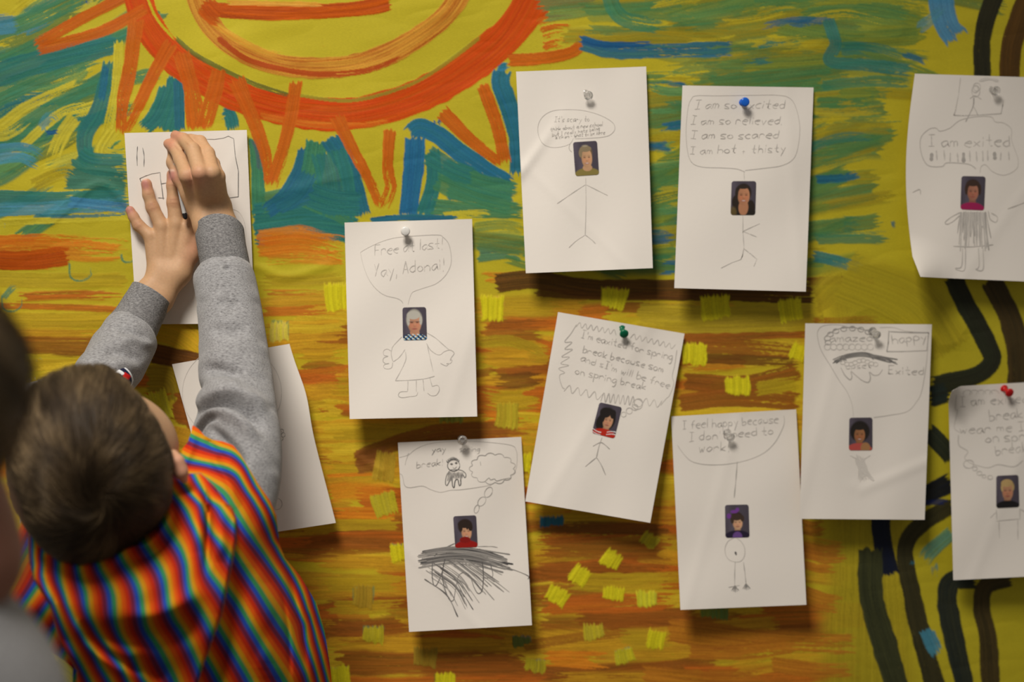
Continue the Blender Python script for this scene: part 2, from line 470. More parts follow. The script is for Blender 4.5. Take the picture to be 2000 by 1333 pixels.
stroke([(1582, 500), (1630, 510), (1692, 528)], 24, S(48, 124, 124), TEG, 0.9, 0.35)
stroke([(1588, 462), (1740, 452)], 14, GRN, TEG, 0.6, 0.6)
stroke([(1742, 430), (1752, 455)], 9, S(36, 96, 120), TEA, 0.8, 0.4)
stroke([(1640, 440), (1700, 446)], 44, TEG, GRN, 0.6, 0.7, d0=0.6)
stroke([(1730, 208), (1742, 208)], 4, S(225, 222, 212), S(225, 222, 212), 0.95)
scatter([(1275, 150), (1335, 150), (1325, 540), (1275, 540)], 24, 0, [(TEG, GRN), (TEA, BLU), (GRN, GRL), (YED, YEL), (S(28, 90, 140), TEA)], (10, 24), (60, 120), 12, dry=(0.2, 0.6))

# --- sand: streaky mustard, ochre and brown bands, lower part
PAL = {'o': (S(206, 112, 24), ORL), 'm': (MUS, GOL), 'b': (BRN, BRO), 'd': (BRD, BRN), 'y': (S(202, 162, 26), S(212, 186, 44)), 'l': (S(176, 146, 32), S(190, 160, 30)), 'r': (BRO, S(196, 104, 28))}
def band(y, x0, x1, w, key, dry=0.3, a=0.95, tilt=0.0, seed=0):
    r = random.Random(seed + int(y * 17 + x0))
    n = max(2, int((x1 - x0) / 160))
    pts = [(x0 + (x1 - x0) * i / n, y + tilt * i / n + r.uniform(-5, 5)) for i in range(n + 1)]
    c = PAL[key]
    if r.random() < 0.4:
        pts = pts[::-1]
    stroke(pts, w, c[0], c[1], a * r.uniform(0.8, 1.0), dry, 1.0, seed=seed, rag=34, edge=r.choice([0.12, 0.3, 0.5]))
sand = [(-250, 470), (680, 470), (960, 540), (1320, 545), (1600, 560), (1640, 1333), (1620, 1490), (-250, 1490)]
scatter([(440, 620), (680, 600), (960, 600), (1540, 600), (1540, 1480), (440, 1480)], 130, 0, [PAL['m'], PAL['b'], PAL['r'], PAL['m'], PAL['y'], PAL['l']], (34, 64), (260, 560), 44, a=(0.85, 0.97), dry=(0.0, 0.3), bend=0.03)
scatter([(440, 1000), (1540, 1000), (1540, 1480), (440, 1480)], 46, 0, [PAL['b'], PAL['r'], PAL['b'], PAL['m']], (30, 56), (200, 460), 45, a=(0.8, 0.95), dry=(0.0, 0.4), bend=0.03)
scatter([(440, 590), (680, 580), (960, 580), (1590, 560), (1590, 1480), (440, 1480)], 70, 0, [PAL['m'], PAL['y'], PAL['b'], PAL['m'], PAL['r'], PAL['l']], (18, 44), (150, 380), 21, a=(0.6, 0.9), dry=(0.15, 0.6), bend=0.05)
scatter([(-250, 600), (430, 600), (430, 1480), (-250, 1480)], 50, 0, [PAL['m'], PAL['y'], PAL['y'], PAL['b'], PAL['l']], (18, 44), (150, 320), 22, a=(0.6, 0.9), dry=(0.15, 0.6), bend=0.05)
for b_ in [(482, -60, 262, 46, 'o', 0.75), (510, -60, 140, 36, 'o', 0.2), (500, 100, 262, 26, 'o', 0.6), (548, -60, 262, 34, 'l', 0.1), (580, 20, 262, 26, 'r', 0.55), (602, -60, 262, 16, 'r', 0.4), (624, -60, 262, 34, 'l', 0.1),
           (650, -60, 262, 22, 'm', 0.3), (674, 20, 250, 44, 'b', 0.45), (690, 90, 200, 20, 'd', 0.4), (728, 60, 240, 40, 'y', 0.2), (850, -60, 80, 40, 'y', 0.2), (915, -60, 60, 50, 'o', 0.3), (960, -60, 60, 40, 'm', 0.3), (1010, -60, 60, 40, 'y', 0.3),
           (480, 494, 684, 66, 'o', 0.62), (512, 494, 684, 20, 'o', 0.6), (545, 494, 690, 34, 'l', 0.1), (570, 500, 690, 18, 'r', 0.9), (600, 494, 690, 44, 'm', 0.15), (606, 494, 660, 22, 'r', 0.4), (650, 494, 690, 50, 'm', 0.3), (640, 520, 690, 18, 'y', 0.3),
           (690, 570, 690, 44, 'm', 0.2), (718, 580, 690, 20, 'b', 0.4), (738, 590, 690, 12, 'r', 0.2), (765, 590, 690, 40, 'm', 0.3), (800, 600, 690, 40, 'y', 0.2), (845, 600, 780, 44, 'y', 0.15), (850, 640, 980, 24, 'l', 0.4), (885, 600, 780, 36, 'y', 0.3),
           (920, 610, 780, 30, 'l', 0.2), (932, 630, 780, 10, 'o', 0.3), (962, 620, 790, 50, 'o', 0.15), (1005, 620, 790, 30, 'o', 0.4), (1030, 560, 800, 26, 'l', 0.3), (1062, 560, 800, 40, 'b', 0.35), (1100, 600, 800, 40, 'm', 0.4), (1140, 600, 800, 44, 'l', 0.3),
           (1185, 620, 800, 30, 'l', 0.3), (1225, 620, 810, 50, 'b', 0.3), (1262, 620, 1000, 40, 'm', 0.4), (1300, 640, 1050, 60, 'b', 0.35), (1345, 640, 1100, 60, 'r', 0.4),
           (545, 930, 1030, 30, 'o', 0.6), (600, 930, 1110, 60, 'l', 0.15), (650, 930, 1080, 44, 'b', 0.4), (700, 930, 1080, 44, 'm', 0.4), (742, 930, 1070, 34, 'd', 0.45), (780, 930, 1060, 50, 'l', 0.2), (820, 930, 1050, 28, 'o', 0.4), (850, 820, 1050, 50, 'b', 0.35), (835, 690, 900, 26, 'l', 0.2),
           (1012, 1030, 1240, 34, 'l', 0.3), (1036, 1030, 1320, 30, 'd', 0.4), (1070, 1035, 1320, 60, 'b', 0.3), (1120, 1035, 1320, 40, 'b', 0.35), (1140, 1100, 1330, 40, 'l', 0.3), (1180, 1040, 1330, 50, 'r', 0.35), (1215, 1040, 1320, 40, 'b', 0.4), (1250, 1200, 1330, 60, 'l', 0.3), (1290, 1050, 1200, 40, 'o', 0.4), (1330, 1060, 1400, 40, 'm', 0.4),
           (1040, 1290, 1330, 60, 'b', 0.3), (940, 1290, 1320, 90, 'b', 0.3), (880, 1270, 1320, 40, 'm', 0.3)]:
    band(*b_[:6])
stroke([(-60, 506), (50, 510), (142, 498)], 42, ORA, ORD, 0.95, 0.12, 0.9)
stroke([(-60, 478), (100, 474), (262, 484)], 34, ORA, ORL, 0.85, 0.75)
stroke([(-60, 684), (80, 680), (210, 684)], 30, BRN, MUS, 0.85, 0.4)
stroke([(498, 478), (590, 470), (682, 492)], 60, ORL, ORA, 0.85, 0.6)
# browns of the bands between the papers
stroke([(962, 556), (1050, 548), (1160, 566), (1320, 568), (1600, 574)], 44, BRN, BRD, 0.97, 0.25, 1.0)
stroke([(1040, 572), (1180, 580), (1330, 578)], 18, BRD, BRN, 0.9, 0.4)
stroke([(1180, 600), (1330, 606), (1420, 614)], 22, BRO, BRN, 0.85, 0.55)
stroke([(1240, 620), (1400, 626), (1600, 622)], 60, S(172, 150, 40), YEL, 0.95, 0.15)
stroke([(1330, 676), (1450, 680), (1570, 690)], 34, BRO, BRN, 0.9, 0.5)
stroke([(1340, 700), (1450, 704), (1570, 710)], 22, BRN, BRD, 0.9, 0.4)
stroke([(1330, 745), (1450, 752), (1570, 725)], 40, BRN, BRO, 0.95, 0.25)
stroke([(1320, 790), (1430, 778), (1570, 785)], 40, BRO, BRN, 0.95, 0.3)
stroke([(1470, 762), (1570, 748)], 30, YED, YEL, 0.9, 0.4)
stroke([(1570, 552), (1650, 548), (1716, 552)], 18, BRO, BRD, 0.95, 0.25)
stroke([(930, 672), (1000, 668), (1075, 700)], 26, YEL, BRN, 0.8, 0.5)
stroke([(690, 905), (740, 880), (860, 845), (1010, 840)], 34, BRO, BRN, 0.9, 0.45)
stroke([(690, 905), (730, 900), (775, 890)], 50, S(150, 92, 40), BRN, 0.9, 0.4)
# right ends of the sand strokes and the plain yellow beyond
stroke([(1590, 600), (1680, 640), (1700, 1500)], 120, S(174, 152, 30), S(180, 156, 28), 0.9, 0.05, w2=260, edge=0.4)
stroke([(1640, 540), (1780, 600), (1850, 700)], 150, S(176, 156, 30), S(182, 158, 28), 0.9, 0.05, edge=0.4)
for (x, y, xe, ye, w) in [(1560, 1028, 1622, 1030, 34), (1560, 1070, 1660, 1082, 44), (1560, 1160, 1652, 1182, 44), (1300, 1232, 1680, 1262, 50), (1340, 1275, 1560, 1262, 34), (1500, 1298, 1676, 1310, 34), (1250, 1316, 1500, 1330, 40), (1560, 1100, 1640, 1112, 20)]:
    stroke([(x, y), ((x + xe) / 2, (y + ye) / 2 + 6), (xe, ye)], w, BRO, S(188, 122, 30), 0.92, 0.5, 1.0)
stroke([(1560, 1050), (1610, 1060), (1655, 1068)], 14, YEL, ORL, 0.7, 0.6)
# behind the child
stroke([(300, 640), (350, 655), (398, 690)], 60, S(196, 166, 26), GOL, 1, 0.1)
stroke([(292, 690), (340, 700), (400, 712)], 40, BRD, BRN, 1, 0.1)
stroke([(280, 740), (330, 745), (345, 790)], 60, S(150, 130, 34), YED, 1, 0.1)
stroke([(275, 775), (345, 772)], 12, ORD, ORA, 0.9, 0.5)
stroke([(330, 790), (380, 810), (400, 850)], 60, BRO, BRN, 1, 0.15)
stroke([(330, 850), (370, 860), (400, 880)], 46, GOL, MUS, 1, 0.1)
stroke([(340, 820), (390, 826)], 20, BRO, BRN, 0.9, 0.3)
# --- tree trunk lines, right side
stroke([(1990, -175), (1966, -60), (1940, 0), (1922, 60), (1918, 110), (1922, 200)], 38, DRK, S(54, 50, 26), 1, 0.05)
stroke([(2070, -175), (2018, -30), (1985, 60), (1974, 110), (1972, 200)], 44, S(100, 66, 20), S(66, 46, 18), 1, 0.1)
stroke([(1858, 535), (1889, 600), (1926, 668), (1938, 704), (1912, 732), (1870, 745), (1816, 756)], 40, DRK, S(48, 52, 30), 1, 0.08)
stroke([(1932, 540), (1974, 625), (1990, 700), (1992, 780)], 48, S(56, 46, 22), S(78, 58, 24), 1, 0.1)
stroke([(1810, 778), (1860, 766)], 44, S(32, 46, 42), DRK, 1, 0.1)
stroke([(1806, 838), (1840, 872), (1866, 904)], 38, S(34, 46, 36), S(60, 56, 28), 1, 0.1)
stroke([(1790, 980), (1830, 958), (1866, 940)], 40, DRK, NAV, 1, 0.15)
stroke([(1868, 985), (1800, 1025), (1768, 1074), (1782, 1164), (1802, 1251), (1832, 1360), (1870, 1495)], 36, S(50, 46, 24), S(70, 62, 30), 1, 0.12, w2=46)
stroke([(1720, 1000), (1724, 1060), (1742, 1132)], 40, NAV, S(24, 26, 32), 1, 0.05)
stroke([(1700, 1066), (1702, 1164), (1728, 1262), (1770, 1400), (1790, 1495)], 54, S(48, 50, 28), S(72, 72, 36), 1, 0.08)
stroke([(1915, 1132), (1862, 1136), (1850, 1170), (1862, 1240), (1890, 1370), (1905, 1495)], 42, S(34, 40, 34), S(56, 56, 34), 1, 0.08)
stroke([(1980, 1126), (1926, 1146), (1918, 1190), (1930, 1250), (1938, 1380), (1946, 1495)], 40, S(54, 46, 22), S(84, 66, 28), 1, 0.1)
stroke([(1866, 1036), (1820, 1076), (1800, 1104)], 32, S(76, 146, 142), S(120, 150, 80), 0.95, 0.45)
stroke([(1826, 1096), (1824, 1140)], 14, S(76, 146, 142), YED, 0.8, 0.6)
stroke([(1808, 1226), (1822, 1262), (1838, 1284)], 34, S(80, 144, 148), S(60, 120, 140), 0.95, 0.35)
stroke([(1780, 1090), (1784, 1110)], 12, S(56, 130, 150), TEA, 0.9)
stroke([(1745, 1078), (1752, 1084)], 12, BLU, NAV, 0.9)
stroke([(1800, 985), (1858, 980)], 12, S(24, 40, 100), NAV, 0.9, 0.3)
stroke([(1700, 1310), (1708, 1318)], 5, DRK, DRK, 0.8)
stroke([(-60, 1195), (10, 1200), (90, 1215)], 60, S(28, 48, 26), S(44, 60, 24), 1, 0.3)
stroke([(100, 1290), (150, 1330), (160, 1400)], 60, S(150, 140, 40), OLI, 1, 0.2)
stroke([(96, 1330), (120, 1345)], 30, S(36, 56, 28), DRG, 1, 0.3)
# a warm ochre wash over the sand
wash = smooth(530, 610, Y0 / MS + MY0) * (1 - smooth(1560, 1680, X0 / MS + MX0))
CAN *= 1 + wash[..., None] * np.array([0.14, 0.03, -0.06], np.float32)
# --- dabs of thick yellow paint
def dab(x, y, w=42, h=42, ang=0.0, c=None, under=None, fr=0.14, seed=0):
    th = math.radians(ang)
    dx, dy = -math.sin(th), math.cos(th)
    c = (CAD, CAS) if c is None else c
    if under is not None:
        stroke([(x - dx * h * 0.55, y - dy * h * 0.55), (x + dx * h * 0.55, y + dy * h * 0.55)], w * 1.04, under[0], under[1], 0.6, 0.5, rag=6, seed=seed)
    ra = random.Random(int(x * 3 + y))
    w, h = w * ra.uniform(1.0, 1.2), h * ra.uniform(1.12, 1.34)
    stroke([(x + dx * h * 0.5 + ra.uniform(-4, 4), y + dy * h * 0.5), (x + dx * h * 0.1, y + dy * h * 0.1), (x - dx * h * 0.5, y - dy * h * 0.5)], w, c[0], c[1], 1.0, fr, 0.6, rag=7, hk=2.6, seed=seed, edge=0.05, w2=w * ra.uniform(0.8, 1.15))
G1, G2 = (GRL, TEG), (S(120, 130, 30), OLI)
PK = (S(214, 150, 80), ORL)
for q in [(660, 580, 40, 50, 0, None, PK), (546, 648, 40, 44, 4, (S(214, 180, 90), CAD), G1), (963, 602, 46, 48, 0, None, PK), (1200, 582, 48, 42, 6, None, PK), (1398, 600, 50, 46, -4, None, None), (1545, 605, 48, 44, -6, None, None),
          (1358, 692, 42, 42, 0, None, None), (1442, 754, 46, 36, -3, None, None), (1560, 688, 30, 34, 20, None, None), (992, 812, 46, 48, 0, (S(206, 186, 40), MUS), G2), (882, 818, 44, 24, 0, (S(180, 180, 60), OLI), None), (308, 795, 44, 56, -16, (S(200, 180, 50), CAD), G1),
          (752, 912, 48, 56, 6, (S(206, 168, 44), MUS), None), (752, 985, 46, 44, -14, (S(204, 184, 52), CAS), G2), (710, 1166, 44, 42, 0, (S(190, 156, 40), MUS), G1), (730, 1240, 44, 36, 0, (S(190, 170, 40), CAS), G1), (832, 1284, 44, 40, 2, (S(170, 140, 40), MUS), None),
          (664, 1322, 40, 40, -4, None, G1), (1270, 1056, 34, 30, 38, (S(190, 170, 40), CAS), None), (1195, 1094, 36, 36, 36, None, None), (1133, 1125, 40, 38, 34, None, None), (1090, 1164, 40, 36, 28, None, None), (1200, 1160, 40, 34, 6, None, None), (1264, 1170, 40, 32, 0, (CAD, S(196, 190, 60)), None),
          (1160, 1234, 40, 34, -4, (S(200, 176, 50), CAS), None), (1282, 1250, 36, 40, 14, None, None), (1220, 1282, 36, 34, -10, (S(196, 182, 40), CAS), (BLU, TEA)), (1020, 1252, 40, 24, 0, (S(110, 120, 50), OLI), (BLU, TEA)), (1046, 1300, 38, 28, 0, (S(170, 150, 40), CAS), (BLU, TEA)), (1078, 1018, 38, 24, 0, (S(52, 110, 110), BLU), None),
          (1030, 905, 20, 40, 4, None, None), (1306, 830, 16, 60, 0, None, None), (870, 1330, 44, 34, 2, None, G2), (778, 1080, 30, 40, -8, None, G1), (1396, 1198, 60, 24, -4, (S(150, 150, 40), GRN), G1), (1555, 880, 14, 40, 0, None, None)]:
    dab(*q)
for (x, y, r0) in [(158, 528, 22), (24, 590, 20), (252, 500, 14)]:
    stroke([(x - r0, y - r0), (x - r0 * 0.9, y + r0 * 0.6), (x, y + r0), (x + r0 * 0.9, y + r0 * 0.5), (x + r0, y - r0 * 0.6)], 5, S(86, 140, 96), TEG, 0.8, 0.45)
stroke([(2, 590), (24, 565), (40, 556)], 14, S(86, 140, 100), TEG, 0.8, 0.55)
stroke([(70, 700), (84, 712)], 18, S(86, 140, 120), TEA, 0.8, 0.6)
stroke([(168, 668), (178, 672)], 20, S(170, 180, 90), GRN, 0.8, 0.4)
for (x, y) in [(673, 887), (702, 880), (708, 890), (640, 940), (1150, 640), (34, 8), (1446, 694), (1756, 1200), (684, 1055)]:
    stroke([(x - 2, y), (x + 3, y + 2)], 6, BRD, ORR, 0.9)

# --- the sheet: a fine grid in the wall plane, gently wrinkled, with the paint's relief
def mural():
    xs = np.concatenate([np.linspace(MX0, -24, 40)[:-1], np.arange(-24, 2024, 1.62), np.linspace(2026, MX1 - 4, 40)])
    ys = np.concatenate([np.linspace(MY0, -16, 30)[:-1], np.arange(-16, 1350, 1.62), np.linspace(1352, MY1 - 4, 30)])
    gx, gy = np.meshgrid(xs, ys)
    fx, fy = np.clip((gx - MX0) * MS, 0, MW - 2), np.clip((gy - MY0) * MS, 0, MH - 2)
    i, j = fy.astype(int), fx.astype(int)
    f, g = (fy - i), (fx - j)
    bil = lambda Q, e: (Q[i, j] * ((1 - f) * (1 - g))[e] + Q[i + 1, j] * (f * (1 - g))[e] + Q[i, j + 1] * ((1 - f) * g)[e] + Q[i + 1, j + 1] * (f * g)[e])
    col = bil(CAN, (Ellipsis, None)).reshape(-1, 3)
    h = bil(HGT, Ellipsis)
    r = np.random.default_rng(5)
    wr = 0.0035 * (vnoise(r, gy / 150, gx / 190) - 0.5) + 0.0020 * (vnoise(r, gy / 60 + gx / 300, gx / 80) - 0.5)
    w3 = vnoise(r, gy / 26 + gx / 160, gx / 70 - gy / 120)
    wr += 0.0011 * np.abs(w3 - 0.5)
    d = 0.001 + np.clip(wr + 0.0022, 0, None) * 0.8 + 0.00026 * h
    for (pl, am, wd) in [([(100, 430), (190, 360), (250, 400)], 0.0016, 9), ([(420, 300), (520, 380), (700, 330)], 0.001, 12), ([(1580, 640), (1700, 560), (1850, 640)], 0.004, 40), ([(640, 520), (560, 540), (500, 520)], 0.0012, 10), ([(1330, 40), (1500, 80), (1750, 60)], 0.002, 20), ([(730, 870), (700, 890), (745, 920)], 0.001, 8)]:
        c = catmull(pl, 60)
        sel = (gx > c[:, 0].min() - 3 * wd) & (gx < c[:, 0].max() + 3 * wd) & (gy > c[:, 1].min() - 3 * wd) & (gy < c[:, 1].max() + 3 * wd)
        dd = np.sqrt(((gx[sel][:, None] - c[None, :, 0]) ** 2 + (gy[sel][:, None] - c[None, :, 1]) ** 2).min(1))
        d[sel] += am * np.exp(-(dd / wd) ** 2)
    d = np.minimum(d, 0.0046)
    v = AT(gx, gy, d).reshape(-1, 3)
    me = mesh_np('painted_mural', v, grid_faces(len(ys), len(xs)))
    set_col(me, 'paint', col)
    m = Mat('poster_paint_on_paper', rough=0.6, spec=0.22)
    a = m.attr('paint')
    fl = m.ramp(m.noise(1500, m.mapping((0.25, 1, 1)), 2), [(0.25, (0.90, 0.90, 0.90)), (0.75, (1.05, 1.05, 1.05))])
    m.l(m.mult(a.outputs['Color'], fl), m.b.inputs['Base Color'])
    o = link('painted_mural', me, m.m)
    tag(o, 'large yellow paper mural on the wall painted with orange sun and teal sky', 'mural')
mural()
# ------------------------------------------------------------------ drawing sheets
mp_ = Mat('white_paper', lin((252, 246, 238)) * 0.90, 0.85, 0.2)
mp_.bump(mp_.noise(260, None, 4), 0.10, 0.0008)
ink_m = Mat('pencil_marks', rough=0.6, spec=0.3)
ink_m.l(ink_m.mult(ink_m.attr('ink').outputs['Color'], ink_m.ramp(ink_m.noise(2600, None, 2), [(0.3, (0.85, 0.85, 0.85)), (0.7, (1.1, 1.1, 1.1))])), ink_m.b.inputs['Base Color'])
photo_m = Mat('photo_print', rough=0.35, spec=0.4)
photo_m.l(photo_m.attr('print').outputs['Color'], photo_m.b.inputs['Base Color'])
PAPER = lin((252, 246, 238)) * 0.90

FONT = {'a': '~46 26 05 04 13 23 45|46 44 53', 'b': '09 03|~05 26 45 44 23 03', 'c': '~46 26 05 04 23 43', 'd': '~46 26 05 04 23 44|49 43', 'e': '~05 45 46 26 05 04 23 43',
        'f': '~49 39 28 27 23|06 46', 'g': '~46 26 05 04 23 45|~46 42 30 10', 'h': '09 03|~05 26 45 43', 'i': '16 13|18 17', 'k': '09 03|46 04 43', 'l': '19 13', 'm': '06 03|~05 16 25 23|~25 36 45 43',
        'n': '06 03|~05 26 45 43', 'o': '~26 05 04 23 44 45 26', 'p': '06 00|~05 26 45 44 23 04', 'r': '06 03|~05 16 36 45', 's': '~46 16 05 34 43 13 03', 't': '29 24 33 43|06 46', 'u': '~06 04 23 44|46 43',
        'v': '06 23 46', 'w': '06 13 25 33 46', 'x': '06 43|46 03', 'y': '06 24|46 10', 'z': '06 46 03 43', 'I': '09 49|29 23|03 43', 'F': '09 03|09 49|06 36', 'Y': '09 26|49 26 13', 'A': '03 29 43|15 35',
        'E': '49 09 03 43|06 36', 'X': '09 43|49 03', 'H': '09 03|49 43|06 46', "'": '29 27', '!': '29 25|23 22', ',': '23 11', '+': '25 22|14 34', '-': '05 45', 'q': '~46 26 05 04 23 45|46 40', '.': '13 12'}

class Sheet:
    """a sheet pinned to the wall: corner pixels TL,TR,BR,BL, relief function d(u,v); carries its photo and its pencil drawing"""
    def __init__(s, label, c, d0=0.004, lift=0.016, top=0.0, curl=None, fn=None, edge=None, seed=0):
        s.c, s.d0, s.lift, s.top, s.curl, s.fn, s.edge = np.asarray(c, float), d0 + 0.004, lift, top, curl or (0, 0, 0, 0), fn, edge
        s.rib, s.let, s.seed = [], [], seed
        s.rng = random.Random(seed + 77)
        r = np.random.default_rng(seed + 3)
        s.ph = r.random(8)
        nu, nv = 70, 46
        v, u = np.meshgrid(np.linspace(0, 1, nu), np.linspace(0, 1, nv), indexing='ij')
        P = s.at(u, v)
        me = mesh_np('drawing_sheet', P.reshape(-1, 3), grid_faces(nu, nv))
        s.o = link('drawing_sheet', me, mp_.m, None, 0.00025)
        tag(s.o, label, 'drawing', 'children\'s drawings pinned to the mural')
    def uvpx(s, u, v):
        u, v = np.asarray(u, float)[..., None], np.asarray(v, float)[..., None]
        p = (s.c[0] * (1 - u) + s.c[1] * u) * (1 - v) + (s.c[3] * (1 - u) + s.c[2] * u) * v
        if s.edge:
            p = p + s.edge(u[..., 0], v[..., 0])
        return p
    def inv(s, px, py):
        q = np.stack([np.asarray(px, float), np.asarray(py, float)], -1)
        u, v = np.full(q.shape[:-1], 0.5), np.full(q.shape[:-1], 0.5)
        for _ in range(8):
            f = s.uvpx(u, v) - q
            e = 1e-3
            a, b = (s.uvpx(u + e, v) - s.uvpx(u, v)) / e, (s.uvpx(u, v + e) - s.uvpx(u, v)) / e
            det = a[..., 0] * b[..., 1] - a[..., 1] * b[..., 0]
            u = u - (f[..., 0] * b[..., 1] - f[..., 1] * b[..., 0]) / det
            v = v - (a[..., 0] * f[..., 1] - a[..., 1] * f[..., 0]) / det
        return u, v
    def dep(s, u, v):
        ph = s.ph
        d = s.d0 + s.lift * np.clip(v, 0, 1) ** 1.4 + s.top * np.clip(1 - v * 6, 0, 1) ** 2
        d = d + 0.0011 * np.sin(6 * (u + ph[0]) + 3 * v) * np.sin(5 * v + 6 * ph[1]) + 0.0005 * np.sin(15 * (u * ph[2] + v * (1 - ph[2])) + 9 * ph[3])
        t = np.abs((u - ph[4]) + (v - 0.3 - 0.4 * ph[5]) * (ph[6] * 3 - 1.5))
        d = d + 0.0005 * np.exp(-(t / 0.05) ** 2)
        for k, (cu, cv) in enumerate(((0, 0), (1, 0), (1, 1), (0, 1))):
            if s.curl[k]:
                r = np.hypot((u - cu) * 0.65, v - cv)
                d = d + s.curl[k] * np.clip(1 - r / 0.22, 0, 1) ** 2
        if s.fn is not None:
            d = d + s.fn(u, v)
        return np.maximum(d, 0.0054)
    def at(s, u, v, lift=0.0):
        p = s.uvpx(u, v)
        return AT(p[..., 0], p[..., 1], s.dep(u, v) + lift)
    # ---- pencil
    def line(s, pts, w=1.5, k=0.4, curve=True, jit=0.0, close=False):
        """polyline in photo px; k = how dark (0 paper .. 1 graphite)"""
        p = np.asarray(pts, float)
        if close:
            p = np.vstack([p, p[:1]])
        if jit:
            p = p + np.array([[s.rng.gauss(0, jit), s.rng.gauss(0, jit)] for _ in p])
        L = np.linalg.norm(np.diff(p, axis=0), axis=1).sum()
        n = max(4, int(L / 2.5))
        if curve:
            q = catmull(p, n)
        else:
            q = np.vstack([catmull(p[i:i + 2], max(2, int(np.linalg.norm(p[i + 1] - p[i]) / 4))) for i in range(len(p) - 1)])
        s.rib.append((q, w, k))
    def text(s, txt, x0, y0, x1, y1, h, w=1.4, k=0.45, jit=0.4, lean=0.0):
        """child's printing along the baseline (x0,y0)-(x1,y1), capital height h px"""
        adv = [0.55 if ch == ' ' else (0.45 if ch in "il'!,." else (1.15 if ch in 'mw' else 1.0)) for ch in txt]
        tot = sum(adv)
        L = math.hypot(x1 - x0, y1 - y0)
        ex, ey = (x1 - x0) / L, (y1 - y0) / L
        nx, ny = ey, -ex
        cw = L / tot
        pos = 0.0
        for ch, ad in zip(txt, adv):
            if ch in FONT:
                dy = s.rng.uniform(-0.05, 0.05) * h
                sc = s.rng.uniform(0.92, 1.08)
                for stx in FONT[ch].split('|'):
                    sm = stx[0] == '~'
                    pp = []
                    for tk in stx.lstrip('~').split():
                        gx, gy = int(tk[0]) / 4 * 0.72 * (0.62 if ad > 1.1 else 1) * (1.6 if ad > 1.1 else 1), (int(tk[1]) - 3) / 6 * sc
                        fx = (pos + gx * ad + 0.08) * cw + lean * gy * h
                        fy = gy * h + dy
                        pp.append((x0 + ex * fx + nx * fy + s.rng.gauss(0, jit), y0 + ey * fx + ny * fy + s.rng.gauss(0, jit)))
                    s.line(pp, w, k * s.rng.uniform(0.8, 1.15), curve=sm)
                    s.let.append(s.rib.pop())
            pos += ad
    def draw(s, name='pencil_drawing'):
        s.ribs(name, s.rib)
        s.ribs('pencil_lettering', s.let)
    def ribs(s, name, rib):
        V, F, C = [], [], []
        n0 = 0
        for z, (q, w, k) in enumerate(rib):
            t = np.gradient(q, axis=0)
            t /= np.linalg.norm(t, axis=1)[:, None] + 1e-9
            nr = np.stack([-t[:, 1], t[:, 0]], 1)
            n = len(q)
            prs = 1 + 0.25 * np.sin(np.linspace(0, 1, n) * s.rng.uniform(3, 14) + s.rng.random() * 6)
            ww = (w * prs * np.minimum(1, np.minimum(np.arange(n), np.arange(n)[::-1]) / 2.0 + 0.55) / 2)[:, None]
            e = np.stack([q - nr * ww, q + nr * ww], 1).reshape(-1, 2)
            u, v = s.inv(e[:, 0], e[:, 1])
            V.append(s.at(u, v, 0.00022 + 0.000002 * (z % 60)))
            F.append(grid_faces(n, 2) + n0)
            k = k * (0.85 if name == 'pencil_lettering' else (0.9 if k < 0.5 else 1.0))
            kk = np.clip(k * (0.8 + 0.4 * (prs - 0.75)), 0, 1)
            col = PAPER[None, :] * (1 - kk[:, None]) + np.array([0.035, 0.035, 0.04]) * kk[:, None]
            C.append(np.repeat(col, 2, axis=0))
            n0 += 2 * n
        if not V:
            return
        me = mesh_np(name, np.vstack(V), np.vstack(F))
        set_col(me, 'ink', np.vstack(C))
        link(name, me, ink_m.m, s.o)
    def photo(s, c, paint, label=None):
        """glued school photo with corner pixels c; paint(x, y) gives the print's colour"""
        nv, nu = 86, 62
        y, x = np.meshgrid(np.linspace(0, 1, nv), np.linspace(0, 1, nu), indexing='ij')
        r = 0.075
        ax, ay = 0.72, 1.0
        cx, cy = np.clip(x * ax, r, ax - r), np.clip(y, r, 1 - r)
        dx, dy = x * ax - cx, y - cy
        L = np.maximum(np.abs(dx), np.abs(dy))
        N = np.hypot(dx, dy) + 1e-9
        X, Y = (cx + dx * L / N) / ax, cy + dy * L / N
        c = np.asarray(c, float)
        p = (c[0] * (1 - X[..., None]) + c[1] * X[..., None]) * (1 - Y[..., None]) + (c[3] * (1 - X[..., None]) + c[2] * X[..., None]) * Y[..., None]
        u, v = s.inv(p[..., 0], p[..., 1])
        me = mesh_np('portrait_photo', s.at(u, v, 0.0005).reshape(-1, 3), grid_faces(nv, nu))
        set_col(me, 'print', paint(X, Y).reshape(-1, 3))
        o = link('portrait_photo', me, photo_m.m, s.o, 0.0002)
        if label:
            o['label'] = label

def blobn(x, y, cx, cy, rx, ry, soft=0.12, p=2.0):
    r = (np.abs((x - cx) / rx) ** p + np.abs((y - cy) / ry) ** p) ** (1 / p)
    return 1 - smooth(1 - soft, 1 + soft, r)

